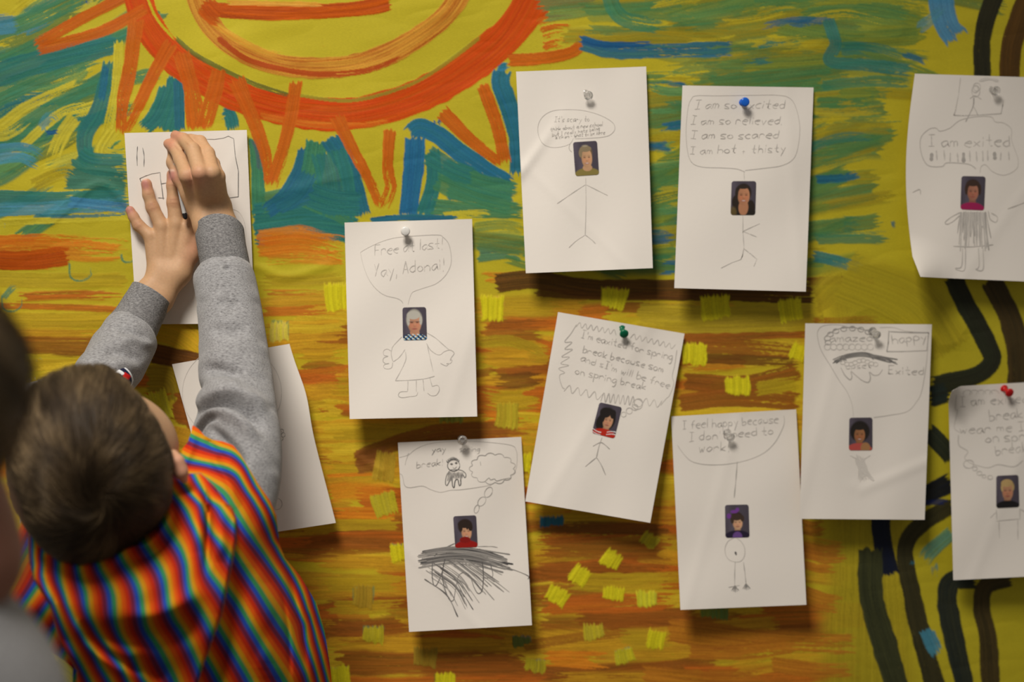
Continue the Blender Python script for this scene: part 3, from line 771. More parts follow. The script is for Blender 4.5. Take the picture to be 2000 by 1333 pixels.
def portrait(hair, skin, shirt, face=(0.54, 0.50, 0.2, 0.23), hairs=(), top=None, extra=None, bg=(74, 66, 72), neck=True, smile=False, tilt=0.0):
    """small printed portrait: mottled backdrop, shoulders, neck, face and hair"""
    T = lambda c: lin(np.array(c) * 0.98) / np.array([0.8, 0.75, 0.66])
    def paint(x, y):
        fx, fy, rx, ry = face
        mot = 0.5 + 0.5 * np.sin(x * 7 + 2) * np.sin(y * 5 + 1)
        im = T(bg)[None, None] * (0.75 + 0.55 * mot * np.exp(-((x - 0.1) / 0.5) ** 2) + 0.15)[..., None]
        def over(m, c):
            nonlocal im
            c = np.asarray(c)
            im = im * (1 - m[..., None]) + (c if c.ndim == 3 else c[None, None]) * m[..., None]
        for (cx, cy, ax, ay) in hairs:
            over(blobn(x, y, cx, cy, ax, ay, 0.12), T(hair) * 0.9)
        sh = blobn(x, y, fx - 0.02, 1.12, 0.62, 0.34, 0.06, 2.2)
        if neck:
            over(blobn(x, y, fx - 0.01, fy + ry * 1.05, rx * 0.62, ry * 0.62, 0.15), T(skin) * 0.62)
        over(sh, T(shirt))
        if top:
            over(blobn(x, y, fx, 0.78, 0.2, top, 0.12), T(skin) * 0.85)
        lightf = np.clip(0.86 + 0.5 * (x - fx) / rx * 0.25 - 0.25 * (y - fy), 0.55, 1.15)
        over(blobn(x, y, fx, fy, rx, ry, 0.10, 2.1), T(skin)[None, None] * lightf[..., None])
        for sx in (-1, 1):
            over(0.45 * blobn(x, y, fx + sx * rx * 0.42, fy + ry * 0.18, rx * 0.36, ry * 0.26, 0.5), T((min(255, skin[0] + 14), skin[1] - 12, skin[2] - 10)))
            over(0.75 * blobn(x, y, fx + sx * rx * 0.43, fy - ry * 0.10, rx * 0.19, ry * 0.06, 0.7), T((52, 34, 28)))
            over(0.35 * blobn(x, y, fx + sx * rx * 0.43, fy - ry * 0.26, rx * 0.27, ry * 0.05, 0.5), T(hair) * 0.7)
        over(0.5 * blobn(x, y, fx + rx * 0.02, fy + ry * 0.25, rx * 0.20, ry * 0.08, 0.6), T((skin[0] * 0.72, skin[1] * 0.62, skin[2] * 0.58)))
        over(0.35 * blobn(x, y, fx + rx * 0.04, fy + ry * 0.10, rx * 0.10, ry * 0.20, 0.6), T((min(255, skin[0] + 20), min(255, skin[1] + 18), skin[2] + 12)))
        over(0.8 * blobn(x, y, fx, fy + ry * 0.54, rx * 0.40, ry * 0.085, 0.4), T((150, 74, 64)))
        if smile:
            over(0.8 * blobn(x, y, fx, fy + ry * 0.52, rx * 0.30, ry * 0.05, 0.4), T((206, 190, 176)))
        if extra:
            extra(over, x, y, T)
        return np.clip(im, 0, 0.9)
    return paint

def fringe(col, pts, soft=0.1):
    def f(over, x, y, T):
        for (cx, cy, ax, ay) in pts:
            over(blobn(x, y, cx, cy, ax, ay, soft), T(col))
    return f

def both(*fs):
    def f(over, x, y, T):
        for g in fs:
            g(over, x, y, T)
    return f

# --- sheet under the boy's hands
P = Sheet('white sheet with thin ink lines held flat under both hands of the child', [(243, 260), (482, 254), (498, 632), (267, 634)], 0.0035, 0.001, seed=1)
for q in ([(268.5, 286), (267.5, 305), (268, 324)], [(278.6, 288.6), (281.5, 305), (281, 326)], [(277, 359), (273, 349), (284, 344), (297, 339.5), (312.6, 337), (313.5, 350), (316, 366), (319, 390)],
          [(314, 359.5), (327, 357.3)], [(308, 386.6), (321, 387.4)], [(404, 272), (419, 272.3), (436.5, 269.8), (446, 266), (456.4, 270.7), (459.5, 305), (465.6, 334.5), (465.4, 384.5), (446, 387)]):
    P.line(q, 1.3, 0.85, curve=len(q) < 4)
P.line([(452, 408), (466, 414), (476, 430), (480, 452), (479, 474)], 1.0, 0.22)
P.draw('ink_drawing')
# --- sheet behind the boy's sleeve
P = Sheet('tilted white sheet with a faint circle, partly behind the grey sleeve', [(336, 712), (565, 672), (656, 1022), (432, 1056)], 0.005, 0.016, edge=lambda u, v: np.stack([7 * np.exp(-((v - 0.28) / 0.16) ** 2) * u ** 3, 0 * u], -1), fn=lambda u, v: 0.010 * u ** 3 * np.exp(-((v - 0.35) / 0.3) ** 2), seed=2)
th = np.linspace(0, 2 * math.pi, 40)
P.line(np.stack([453 + 97 * np.cos(th), 768 + 92 * np.sin(th)], 1), 1.2, 0.28)
for (x, y) in [(547, 846), (553, 850), (549, 857), (543, 852), (550, 843)]:
    P.line(np.stack([x + 4 * np.cos(th), y + 4.5 * np.sin(th)], 1), 1.1, 0.6)
P.line(np.stack([541 + 10 * np.cos(th), 985 + 11 * np.sin(th)], 1), 1.1, 0.5)
P.draw()
# --- FREE AT LAST
P = Sheet('sheet reading Free at last, hung from the white pin', [(673, 435), (922, 428), (932, 814), (683, 819)], 0.004, 0.024, seed=3)
P.line([(797, 595), (799, 586), (804, 573), (812, 568), (830, 562), (852, 554), (870, 538), (880, 518), (881, 498), (876, 476), (866, 464), (855, 459), (810, 461), (770, 465), (738, 475), (707, 491), (705, 498), (710, 520), (720, 545), (735, 565), (752, 577), (775, 583), (784, 588), (787, 593)], 1.1, 0.34)
P.text('Free at last!', 731, 499, 866, 484, 20, 1.4, 0.48, lean=0.15)
P.text('Yay, Adonai!', 729, 540, 869, 526, 23, 1.4, 0.48, lean=0.12)
P.photo([(786, 601), (832, 600), (834, 664), (787, 665)], portrait((168, 160, 142), (190, 134, 100), (40, 52, 72), (0.50, 0.50, 0.27, 0.30), [(0.49, 0.38, 0.34, 0.32)], 0.10,
        both(fringe((178, 170, 152), [(0.46, 0.24, 0.28, 0.13), (0.24, 0.40, 0.06, 0.16), (0.76, 0.40, 0.06, 0.14)]),
             lambda over, x, y, T: [over(0.65 * blobn(x, y, cx, 0.445, 0.11, 0.014, 0.5), T((60, 30, 30))) for cx in (0.37, 0.62)],
             lambda over, x, y, T: [over(smooth(0.80, 0.83, y) * (np.sin(x * 31 + k * 2.1) * np.sin(y * 47 + k * 1.7) > 0.45) * blobn(x, y, 0.5, 1.12, 0.62, 0.32, 0.05), T(c)) for k, c in enumerate(((176, 176, 120), (84, 150, 190), (210, 205, 190)))])), 'school photo of a white-haired woman with glasses')
for q in ([(785, 658), (768, 676), (765, 684), (764, 692), (767, 706)], [(764, 686), (756, 682), (749, 686), (750, 694), (758, 696), (750, 699), (748, 706), (754, 711), (760, 710), (750, 713), (750, 719), (758, 721), (765, 718), (767, 708)], [(791, 683), (780, 698), (768, 707)], [(792, 687), (793, 700), (789, 712), (780, 730), (772, 744)],
          [(772, 744), (800, 743), (830, 740), (849, 735)], [(833, 650), (850, 660), (866, 674), (878, 684)], [(833, 671), (840, 683), (852, 692), (860, 693), (868, 687), (879, 684), (887, 690), (882, 698), (879, 704), (883, 703), (880, 710), (872, 711), (876, 710), (872, 715), (860, 710)], [(834, 672), (840, 700), (846, 726)],
          [(797, 743), (796, 764)], [(813, 742), (813, 766)], [(826, 740), (828, 764)], [(839, 737), (844, 755)], [(796, 765), (782, 766), (778, 773), (785, 777), (800, 775), (813, 773), (816, 766)], [(844, 755), (855, 753), (858, 762), (852, 772), (842, 773), (835, 768)]):
    P.line(q, 1.2, 0.42)
P.draw()
# --- SCARY
P = Sheet('sheet reading It\'s scary, hung from the clear pin nearest the sun', [(1008, 140), (1262, 130), (1275, 524), (1027, 534)], 0.004, 0.024, fn=lambda u, v: 0.0022 * np.exp(-((v - 0.36 - (0.18 - u) * 0.8) / 0.035) ** 2) * np.clip(1 - u / 0.4, 0, 1), seed=4)
P.line([(1117, 276), (1112, 284), (1112, 292), (1117, 297)], 1.1, 0.4)
P.line([(1120, 270), (1114, 280), (1100, 286), (1080, 288), (1062, 282), (1052, 265), (1051, 245), (1060, 228), (1078, 217), (1105, 214), (1140, 216), (1172, 225), (1195, 238), (1201, 250), (1196, 260), (1182, 267), (1150, 270), (1122, 271)], 1.0, 0.36)
P.text("It's scary to", 1082, 238, 1152, 237, 10, 1.1, 0.62, lean=0.2)
P.text('think about a new school', 1074, 256, 1178, 246, 8, 1.1, 0.62, lean=0.2)
P.text('but I really hate being', 1078, 267, 1172, 254, 8, 1.1, 0.62, lean=0.2)
P.text('a clown - what to be here', 1084, 272, 1182, 262, 8, 1.1, 0.62, lean=0.2)
P.photo([(1119, 278), (1166, 275), (1170, 341), (1124, 344)], portrait((112, 92, 66), (196, 150, 108), (128, 112, 56), (0.53, 0.50, 0.22, 0.28), [(0.49, 0.34, 0.28, 0.22)], 0.10, both(fringe((132, 114, 84), [(0.50, 0.22, 0.24, 0.09), (0.28, 0.34, 0.07, 0.12)]),
        lambda over, x, y, T: over(0.6 * blobn(x, y, 0.48, 0.13, 0.12, 0.03, 0.5), T((170, 156, 128)))), smile=True), 'school photo of a smiling person with swept hair')
for q in ([(1144, 347), (1144, 362), (1144.5, 400), (1143, 459)], [(1143, 361), (1120, 376), (1088, 398)], [(1145, 361), (1165, 371), (1187, 382)], [(1143, 459), (1125, 471), (1111, 484)], [(1143, 459), (1155, 468), (1163, 476)]):
    P.line(q, 1.3, 0.42)
P.draw()
# --- SO EXCITED
P = Sheet('sheet listing four lines that start I am, hung from the blue pin', [(1333, 167), (1589, 171), (1574, 570), (1317, 563)], 0.004, 0.024, seed=5)
P.line([(1455, 336), (1438, 330), (1410, 328), (1370, 326), (1350, 316), (1342, 290), (1340, 250), (1344, 210), (1350, 194), (1360, 187), (1400, 187), (1470, 186), (1520, 186), (1544, 193), (1556, 215), (1562, 250), (1558, 290), (1548, 312), (1525, 324), (1490, 329), (1455, 333)], 1.2, 0.42)
P.text('I am so excited', 1356, 212, 1534, 212, 17, 1.5, 0.52, lean=0.2)
P.text('I am so relieved.', 1348, 243, 1530, 242, 16, 1.5, 0.52, lean=0.2)
P.text('I am so scared', 1348, 271, 1522, 270, 16, 1.5, 0.52, lean=0.2)
P.text('I am hot + thisty', 1346, 301, 1536, 297, 16, 1.5, 0.55, lean=0.2)
P.photo([(1429, 354), (1477, 354), (1475, 420), (1427, 420)], portrait((44, 34, 26), (184, 126, 88), (36, 30, 24), (0.51, 0.44, 0.24, 0.27), [(0.50, 0.34, 0.32, 0.27), (0.24, 0.62, 0.20, 0.22), (0.80, 0.80, 0.18, 0.24)], 0.24,
        both(fringe((46, 36, 28), [(0.48, 0.17, 0.24, 0.06), (0.22, 0.36, 0.06, 0.18)]), lambda over, x, y, T: over(0.8 * blobn(x, y, 0.08, 0.92, 0.16, 0.16, 0.3), T((96, 78, 40)))), smile=True), 'school photo of a woman with long dark hair')
for q in ([(1453, 337), (1454, 352)], [(1451, 421), (1451, 452), (1453, 484)], [(1484, 437), (1468, 444), (1451, 452), (1466, 458), (1478, 463)], [(1453, 484), (1450, 500), (1447, 507), (1430, 513), (1408, 524)], [(1453, 486), (1466, 496), (1478, 506), (1475, 514), (1472, 521)]):
    P.line(q, 1.3, 0.42, curve=False)
P.draw()
# --- upper right sheet
P = Sheet('sheet with curled corner and figure in scribbled skirt, below the dark trunk line', [(1787, 144), (2043, 152), (2046, 552), (1788, 541)], 0.004, 0.024, curl=(0, 0, 0, 0.030),
          edge=lambda u, v: np.stack([-18 * np.sin(np.clip(v, 0, 1) * math.pi) * (1 - u) ** 2 + 10 * np.clip(v - 0.9, 0, 1) * 10 * np.clip(1 - u / 0.2, 0, 1), 0 * u], -1), seed=6)
P.line([(1876, 152), (1872, 185), (1866, 216), (1863, 225), (1880, 226), (1920, 224), (1955, 222), (1958, 208), (1960, 195)], 1.5, 0.36, curve=False)
for (x, y, a, b) in [(1906, 178, 8, 11), (1905, 174, 6, 7), (1908, 170, 7, 8)]:
    P.line(np.stack([x + a * np.cos(th), y + b * np.sin(th)], 1), 1.3, 0.34)
P.line([(1894, 193), (1904, 187), (1917, 194)], 1.4, 0.4)
P.line([(1902, 190), (1901, 206), (1894, 222), (1886, 238)], 1.9, 0.5)
P.line([(1901, 208), (1906, 216), (1910, 226)], 1.4, 0.42)
P.line([(1912, 158), (1930, 154), (1950, 158)], 5, 0.18)
P.line([(1906, 330), (1902, 326), (1888, 320), (1850, 318), (1840, 325), (1815, 324), (1803, 310), (1797, 285), (1800, 266), (1815, 252), (1828, 250), (1836, 256), (1855, 250), (1875, 235), (1905, 228), (1935, 228), (1944, 238), (1960, 240), (1975, 252), (1976, 275), (1988, 310), (1985, 330), (1962, 342), (1940, 336), (1925, 322), (1916, 326), (1914, 338)], 1.5, 0.3)
P.text('I am exited', 1812, 286, 1975, 286, 22, 1.7, 0.42)
for i in range(13):
    x = 1818 + i * 12.5 + P.rng.uniform(-2, 2)
    P.line([(x, 296 + P.rng.uniform(-3, 3)), (x + P.rng.uniform(-2, 2), 316 + P.rng.uniform(-4, 4))], 2.6 if i % 5 else 6.5, 0.3 if i % 5 else 0.5)
P.photo([(1878, 344), (1925, 345), (1922, 411), (1876, 409)], portrait((58, 40, 30), (166, 110, 84), (150, 28, 74), (0.50, 0.48, 0.23, 0.25), [(0.49, 0.36, 0.32, 0.27)], None, fringe((60, 42, 32), [(0.48, 0.21, 0.26, 0.09), (0.22, 0.40, 0.06, 0.16), (0.78, 0.40, 0.06, 0.16)])), 'school photo of a person in a pink top')
for i in range(30):
    x = 1876 + i * 1.7
    P.line([(x, 412 + P.rng.uniform(0, 4)), (x + (i - 14) * 0.5 + P.rng.uniform(-3, 3), 470 + P.rng.uniform(-18, 22))], 2.0, 0.26 + 0.3 * P.rng.random())
for q in ([(1875, 415), (1858, 424), (1846, 434), (1850, 438), (1862, 432), (1875, 420)], [(1930, 412), (1934, 428), (1945, 434), (1948, 424), (1936, 416)], [(1862, 481), (1900, 482), (1940, 478)], [(1880, 484), (1878, 520), (1866, 524), (1872, 528), (1884, 526), (1886, 486)], [(1911, 484), (1912, 520), (1906, 526), (1920, 526), (1920, 486)], [(1890, 425), (1915, 440), (1926, 450)], [(1782, 376), (1796, 370), (1798, 380)], [(1968, 408), (1990, 400), (2010, 392)]):
    P.line(q, 1.7, 0.36)
P.draw()
# --- SPRING BREAK tilted
P = Sheet('tilted sheet with a zigzag speech cloud, hung from the green pin', [(1090, 610), (1337, 652), (1270, 1022), (1026, 980)], 0.004, 0.024, seed=7)
zz = []
def zig(x0, y0, x1, y1, n, a):
    L = math.hypot(x1 - x0, y1 - y0)
    nx, ny = (y1 - y0) / L, -(x1 - x0) / L
    return [(x0 + (x1 - x0) * i / n + nx * a * (1 if i % 2 else -1), y0 + (y1 - y0) * i / n + ny * a * (1 if i % 2 else -1)) for i in range(n + 1)]
P.line(zig(1126, 634, 1204, 650, 14, 5), 1.4, 0.45)
P.line(zig(1232, 656, 1318, 678, 15, 5), 1.4, 0.4)
P.line([(1322, 684), (1318, 712), (1313, 735), (1316, 750), (1308, 772), (1302, 778), (1296, 785), (1290, 792)], 1.4, 0.42)
P.line([(1126, 634), (1115, 652), (1103, 668), (1117, 669), (1103, 682), (1118, 683), (1097, 697), (1112, 698), (1095, 710), (1111, 714), (1091, 720), (1103, 728), (1094, 732), (1093, 740), (1098, 756), (1103, 760)], 1.4, 0.45)
P.line(zig(1103, 758, 1176, 776, 9, 7), 1.4, 0.42)
P.line(zig(1174, 776, 1240, 784, 14, 9), 1.5, 0.45)
P.line(zig(1254, 784, 1292, 790, 5, 7), 1.4, 0.4)
P.text("I'm eaxited for spring", 1134, 660, 1314, 704, 15, 1.7, 0.5)
P.text('break because som', 1137, 688, 1296, 728, 15, 1.7, 0.5)
P.text("and sI'm will be free", 1133, 705, 1308, 760, 14, 1.7, 0.48)
P.text('on spring break', 1122, 730, 1262, 762, 15, 1.7, 0.5)
for (x, y, a) in [(1247, 787, 8), (1240, 796, 6), (1229, 803, 6), (1218, 810, 5), (1245, 790, 10)]:
    P.line(np.stack([x + a * np.cos(th), y + a * np.sin(th)], 1), 1.4, 0.45)
P.photo([(1171, 786), (1215, 796), (1200, 857), (1156, 846)], portrait((34, 28, 24), (192, 142, 104), (176, 36, 18), (0.55, 0.52, 0.21, 0.25), [(0.50, 0.46, 0.36, 0.36), (0.24, 0.62, 0.18, 0.24)], None,
        both(fringe((34, 28, 24), [(0.36, 0.28, 0.24, 0.16), (0.70, 0.28, 0.12, 0.14), (0.33, 0.40, 0.07, 0.2)]), lambda over, x, y, T: [over((np.abs(y - yy - 0.06 * np.sin(x * 5)) < 0.014) * 1.0 * (np.abs(x - 0.5) > 0.12), T((208, 196, 186))) for yy in (0.86, 0.94)])), 'school photo of a dark-haired child in red stripes')
for q in ([(1176, 855), (1172, 866), (1169, 876), (1165, 894)], [(1158, 872), (1172, 865), (1180, 868), (1191, 878)], [(1165, 894), (1155, 902), (1143, 912)], [(1165, 894), (1174, 908), (1183, 929)]):
    P.line(q, 1.5, 0.55)
P.draw()
# --- YAY SPRING BREAK
P = Sheet('sheet with heavy black scribble over a figure, hung from a clear pin', [(777, 865), (1018, 854), (1039, 1222), (799, 1235)], 0.004, 0.024, seed=8)
P.text('yay', 842, 884, 872, 882, 12, 1.4, 0.8, lean=0.2)
P.text('spring', 896, 883, 938, 882, 11, 1.3, 0.6, lean=0.2)
P.text('break!', 813, 914, 866, 908, 13, 1.3, 0.6, lean=0.2)
P.line([(780, 894), (795, 890), (798, 886), (793, 900), (791, 909)], 1.1, 0.4)
P.line([(797, 890), (815, 876), (845, 866), (895, 862), (950, 864), (998, 870), (1008, 880), (1010, 895), (1008, 915), (1000, 930)], 1.1, 0.3)
P.line([(780, 925), (786, 930), (790, 948), (800, 953), (825, 950), (842, 957), (860, 962), (880, 958), (900, 957), (930, 953), (960, 948)], 1.1, 0.45)
cl = []
for i in range(13):
    a = 2 * math.pi * i / 13
    for k in range(5):
        b = a + 2 * math.pi * k / 65
        rr = 1 + 0.14 * math.sin(math.pi * k / 5)
        cl.append((962 + 40 * rr * math.cos(b), 916 + 27 * rr * math.sin(b)))
P.line(cl, 1.3, 0.6, close=True)
P.line([(938, 902), (939, 910)], 1.2, 0.5)
P.line([(946, 942), (955, 934), (958, 938), (966, 936), (970, 940), (985, 936), (998, 934)], 1.2, 0.6)
for (x, y, a, b) in [(954, 962, 8, 10), (941, 980, 8, 9), (931, 995, 5, 8)]:
    P.line(np.stack([x + a * np.cos(th + 0.4), y + b * np.sin(th)], 1), 1.2, 0.6)
P.line(np.stack([886 + 12 * np.cos(th), 910 + 11 * np.sin(th)], 1), 1.5, 0.9)
for i in range(10):
    P.line([(875 + i * 2.3, 905 - 6 * math.sin(i / 3.2)), (872 + i * 2.7, 900 - 7 * math.sin(i / 3))], 2.2, 0.95)
for (x, y) in [(882, 907), (891, 905)]:
    P.line(np.stack([x + 2.6 * np.cos(th), y + 1.8 * np.sin(th)], 1), 1.2, 0.9)
    P.line([(x - 1, y), (x + 1, y)], 2, 0.95)
P.line([(884, 913), (888, 916), (892, 912)], 1.2, 0.9)
P.line([(878, 920), (872, 930), (870, 945), (873, 949), (877, 942), (882, 935), (884, 950), (887, 953), (889, 940), (894, 937), (897, 949), (900, 946), (900, 930), (904, 928), (908, 934), (910, 927), (903, 920), (892, 918), (880, 918)], 1.6, 0.9)
for i in range(16):
    P.line([(876 + i * 1.9, 921 + P.rng.uniform(0, 3)), (874 + i * 1.9, 936 + P.rng.uniform(-3, 5))], 1.3, 0.72)
P.photo([(885, 1009), (930, 1007), (933, 1069), (889, 1071)], portrait((48, 34, 26), (204, 152, 112), (146, 22, 14), (0.54, 0.52, 0.22, 0.25), [(0.50, 0.34, 0.32, 0.24)], None, both(fringe((44, 32, 24), [(0.48, 0.26, 0.30, 0.13), (0.30, 0.38, 0.08, 0.12), (0.72, 0.38, 0.09, 0.11), (0.58, 0.38, 0.05, 0.06)]),
        lambda over, x, y, T: over(blobn(x, y, 0.46, 0.76, 0.24, 0.10, 0.12), T((128, 20, 14)))), smile=True), 'school photo of a boy in a red turtleneck')
for i in range(26):
    y0 = 1066 + i * 1.25 + P.rng.uniform(-4, 4)
    P.line([(818 + P.rng.uniform(-4, 16), y0 + 10), (880 + P.rng.uniform(-10, 10), y0 + 2), (940, y0 + 8), (1004 + P.rng.uniform(-40, 6), y0 + 22 + P.rng.uniform(-6, 6))], P.rng.choice([1.2, 1.6, 2.8]), P.rng.uniform(0.6, 1.0))
for i in range(34):
    a = P.rng.uniform(0, 1)
    x0, y0 = 828 + 90 * a + P.rng.uniform(-6, 6), 1096 + 14 * P.rng.random() - 10 * a + (30 * (1 - a) * P.rng.random())
    L = P.rng.uniform(50, 96)
    P.line([(x0, y0), (x0 + L * 0.5, y0 + L * 0.36), (x0 + L * (0.9 - 0.15 * (1 - a)), y0 + L * (0.62 + 0.25 * (1 - a)))], P.rng.choice([1.1, 1.5, 2.2]), P.rng.uniform(0.55, 0.95))
P.line([(888, 1062), (868, 1072), (848, 1088), (844, 1115), (846, 1140), (852, 1144), (862, 1122), (870, 1090), (874, 1070)], 1.4, 0.85)
P.line([(874, 1072), (864, 1118), (866, 1140), (874, 1165), (880, 1174), (886, 1172), (890, 1150), (896, 1125), (908, 1119), (918, 1126), (926, 1148), (934, 1160), (942, 1152), (944, 1120), (940, 1090), (932, 1072)], 1.5, 0.9)
P.line([(936, 1072), (952, 1090), (962, 1118), (960, 1128), (945, 1130)], 1.4, 0.85)
P.line([(990, 1110), (1010, 1116), (1032, 1126), (1031, 1132)], 1.5, 0.85)
P.line([(933, 1068), (960, 1068), (972, 1070)], 1.2, 0.6)
P.draw()
# --- I FEEL HAPPY
P = Sheet('sheet with a stick figure on a round belly, below the tilted zigzag sheet', [(1311, 814), (1555, 800), (1575, 1182), (1329, 1192)], 0.004, 0.022, seed=9, fn=lambda u, v: -0.002 * np.exp(-((u - 0.46) / 0.2) ** 2) * np.exp(-(v / 0.1) ** 2))
P.text('I feel happy because', 1332, 839, 1522, 826, 17, 1.5, 0.5, lean=0.1)
P.text("I don't need to", 1345, 862, 1512, 849, 17, 1.5, 0.5, lean=0.1)
P.text('work!', 1364, 884, 1426, 880, 19, 1.5, 0.5, lean=0.1)
P.line([(1323, 870), (1336, 888), (1352, 902), (1380, 908), (1420, 907), (1460, 899), (1492, 885), (1514, 864), (1528, 838), (1532, 824), (1531, 812)], 1.3, 0.4)
P.line([(1440, 902), (1438, 930), (1434, 973)], 1.6, 0.55)
P.photo([(1416, 987), (1462, 986), (1464, 1050), (1417, 1051)], portrait((58, 42, 34), (204, 158, 118), (34, 26, 44), (0.52, 0.56, 0.20, 0.20), [(0.49, 0.42, 0.27, 0.20)], None,
        both(fringe((62, 46, 36), [(0.48, 0.38, 0.24, 0.10), (0.30, 0.46, 0.07, 0.12), (0.72, 0.42, 0.08, 0.1)]), fringe((112, 58, 132), [(0.38, 0.21, 0.16, 0.05), (0.52, 0.15, 0.08, 0.06), (0.16, 0.34, 0.09, 0.08)], 0.3), lambda over, x, y, T: over(blobn(x, y, 0.50, 0.98, 0.20, 0.16, 0.1), T((98, 66, 120))))), 'school photo of a girl with a purple bow')
P.line([(1434, 1051), (1422, 1058), (1416, 1072), (1419, 1088), (1430, 1097), (1446, 1097), (1454, 1086), (1454, 1070), (1447, 1058), (1438, 1051)], 1.2, 0.38)
P.line([(1436, 1078), (1438, 1085)], 3.6, 0.95)
for q in ([(1436, 1098), (1435, 1120), (1435, 1145)], [(1452, 1098), (1455, 1120), (1457, 1140)], [(1423, 1148), (1445, 1144)]):
    P.line(q, 1.4, 0.5)
for bx, by in ((1435, 1144), (1457, 1140)):
    for k in range(5):
        P.line([(bx, by), (bx - 6 + k * 3.6, by + 14 - abs(k - 2) * 1.6)], 1.4, 0.75)
P.draw()
# --- HAPPY / EXITED, overlapping
P = Sheet('sheet with looped doodles over a long speech balloon, overlapping its neighbour\'s edge', [(1573, 632), (1820, 634), (1806, 1016), (1562, 1014)], 0.012, 0.016, seed=10, fn=lambda u, v: 0.0009 * np.exp(-((v - 0.83 + 0.28 * (u - 0.55) * (u > 0.45)) / 0.03) ** 2) * smooth(0.3, 0.6, u) - 0.006 * np.exp(-((u - 0.56) / 0.25) ** 2) * np.exp(-(v / 0.2) ** 2))
P.line([(1667, 815), (1664, 790), (1654, 765), (1640, 745), (1622, 715), (1604, 685), (1597, 660), (1598, 645), (1610, 636), (1640, 635), (1665, 642)], 1.2, 0.33)
P.line([(1706, 816), (1740, 811), (1772, 804), (1790, 785), (1800, 765), (1808, 720), (1812, 680), (1812, 655)], 1.2, 0.36)
P.line([(1718, 640), (1745, 640), (1770, 647), (1812, 650)], 1.2, 0.36)
for i in range(9):
    a = math.pi * (1.08 - 0.12 * i)
    x, y = 1662 + 46 * math.cos(a), 664 - 22 * math.sin(a)
    P.line(np.stack([x + 6 * np.cos(th), y + 4.5 * np.sin(th)], 1), 1.4, 0.55)
for i in range(8):
    x = 1616 + i * 12
    P.line(np.stack([x + 6 * np.cos(th), 678 + 6 * np.sin(th)], 1), 1.3, 0.42 - 0.02 * i)
P.line([(1612, 668), (1610, 660), (1622, 650), (1640, 642), (1665, 640), (1690, 645), (1704, 650)], 1.2, 0.5)
P.text('amazed', 1620, 668, 1706, 666, 16, 1.6, 0.5)
P.line([(1736, 646), (1735, 670), (1732, 687), (1760, 687), (1810, 685), (1814, 650), (1780, 650), (1737, 648)], 1.6, 0.5, curve=False)
P.text('happy', 1742, 672, 1812, 664, 18, 1.7, 0.5)
for i in range(16):
    y0 = 696 + P.rng.uniform(-4, 4)
    P.line([(1624 + P.rng.uniform(0, 30), y0 + 10), (1650, y0 + 1), (1690, y0 - 3), (1720 + P.rng.uniform(-20, 34), y0 + 3 + P.rng.uniform(0, 8))], 1.7, 0.8)
P.line([(1700, 696), (1730, 702), (1753, 712)], 2.4, 0.85)
P.line([(1642, 718), (1650, 733), (1660, 742), (1664, 736), (1662, 726), (1672, 734), (1685, 744), (1696, 747), (1700, 738), (1698, 727), (1706, 733), (1716, 732), (1724, 722)], 1.6, 0.45)
P.text('upset', 1652, 722, 1704, 718, 12, 1.5, 0.36)
for i in range(9):
    P.line(np.stack([1646 + i * 8 + 5 * np.cos(th), 708 + 4 * math.sin(i) + 4 * np.sin(th)], 1), 1.1, 0.34)
P.text('Exited', 1735, 731, 1806, 732, 16, 1.7, 0.52)
P.photo([(1659, 816.5), (1704, 816), (1704, 880), (1658, 880)], portrait((36, 30, 24), (158, 106, 66), (176, 74, 64), (0.45, 0.54, 0.23, 0.23), [(0.46, 0.42, 0.42, 0.32)], None, both(fringe((36, 30, 24), [(0.44, 0.30, 0.26, 0.08)]), lambda over, x, y, T: over(blobn(x, y, 0.70, 0.92, 0.20, 0.16, 0.15), T((158, 112, 68)))), smile=True), 'school photo of a curly-haired woman in coral')
for i in range(26):
    P.line([(1676 + P.rng.uniform(-6, 14), 896 + P.rng.uniform(-8, 8)), (1684 + P.rng.uniform(-8, 10), 916), (1690 + P.rng.uniform(-16, 18), 934 + P.rng.uniform(-8, 8))], 2.0, 0.2)
P.line([(1660, 890), (1676, 898), (1682, 900), (1700, 890)], 1.3, 0.22)
P.draw()
# --- lower right sheet
P = Sheet('sheet with its top corner curled, hung from the red pin', [(1852, 756), (2096, 742), (2108, 1122), (1862, 1134)], 0.004, 0.024, curl=(0.030, 0, 0, 0), seed=12,
          edge=lambda u, v: np.stack([8 * np.clip(1 - v / 0.08, 0, 1) * np.clip(1 - u / 0.1, 0, 1), 8 * np.clip(1 - v / 0.08, 0, 1) ** 2 * np.clip(1 - u / 0.1, 0, 1)], -1))
P.text('I am exited for', 1874, 794, 2060, 784, 19, 1.9, 0.4)
P.text('break', 1932, 822, 2000, 816, 21, 1.9, 0.42)
P.text('wear me I will', 1874, 848, 2050, 838, 18, 1.9, 0.4)
P.text('on spring', 1924, 866, 2040, 858, 20, 1.9, 0.42)
P.text('break', 1944, 890, 2010, 882, 20, 1.9, 0.42)
P.line([(1868, 772), (1866, 800), (1870, 803), (1864, 835), (1876, 846)], 1.6, 0.26)
P.line([(1872, 850), (1873, 870), (1890, 882), (1884, 895), (1896, 905), (1910, 910), (1930, 914), (1950, 908), (1980, 912), (1998, 900)], 1.6, 0.3)
for i in range(5):
    P.line(np.stack([1890 + i * 13 + 9 * np.cos(th[:22]), 770 - 8 * np.sin(th[:22])], 1), 1.4, 0.24)
for (x, y, a) in [(1892, 907, 10), (1904, 916, 5), (1913, 925, 5), (1922, 931, 4), (1934, 933, 5)]:
    P.line(np.stack([x + a * np.cos(th), y + a * 0.8 * np.sin(th)], 1), 1.6, 0.36)
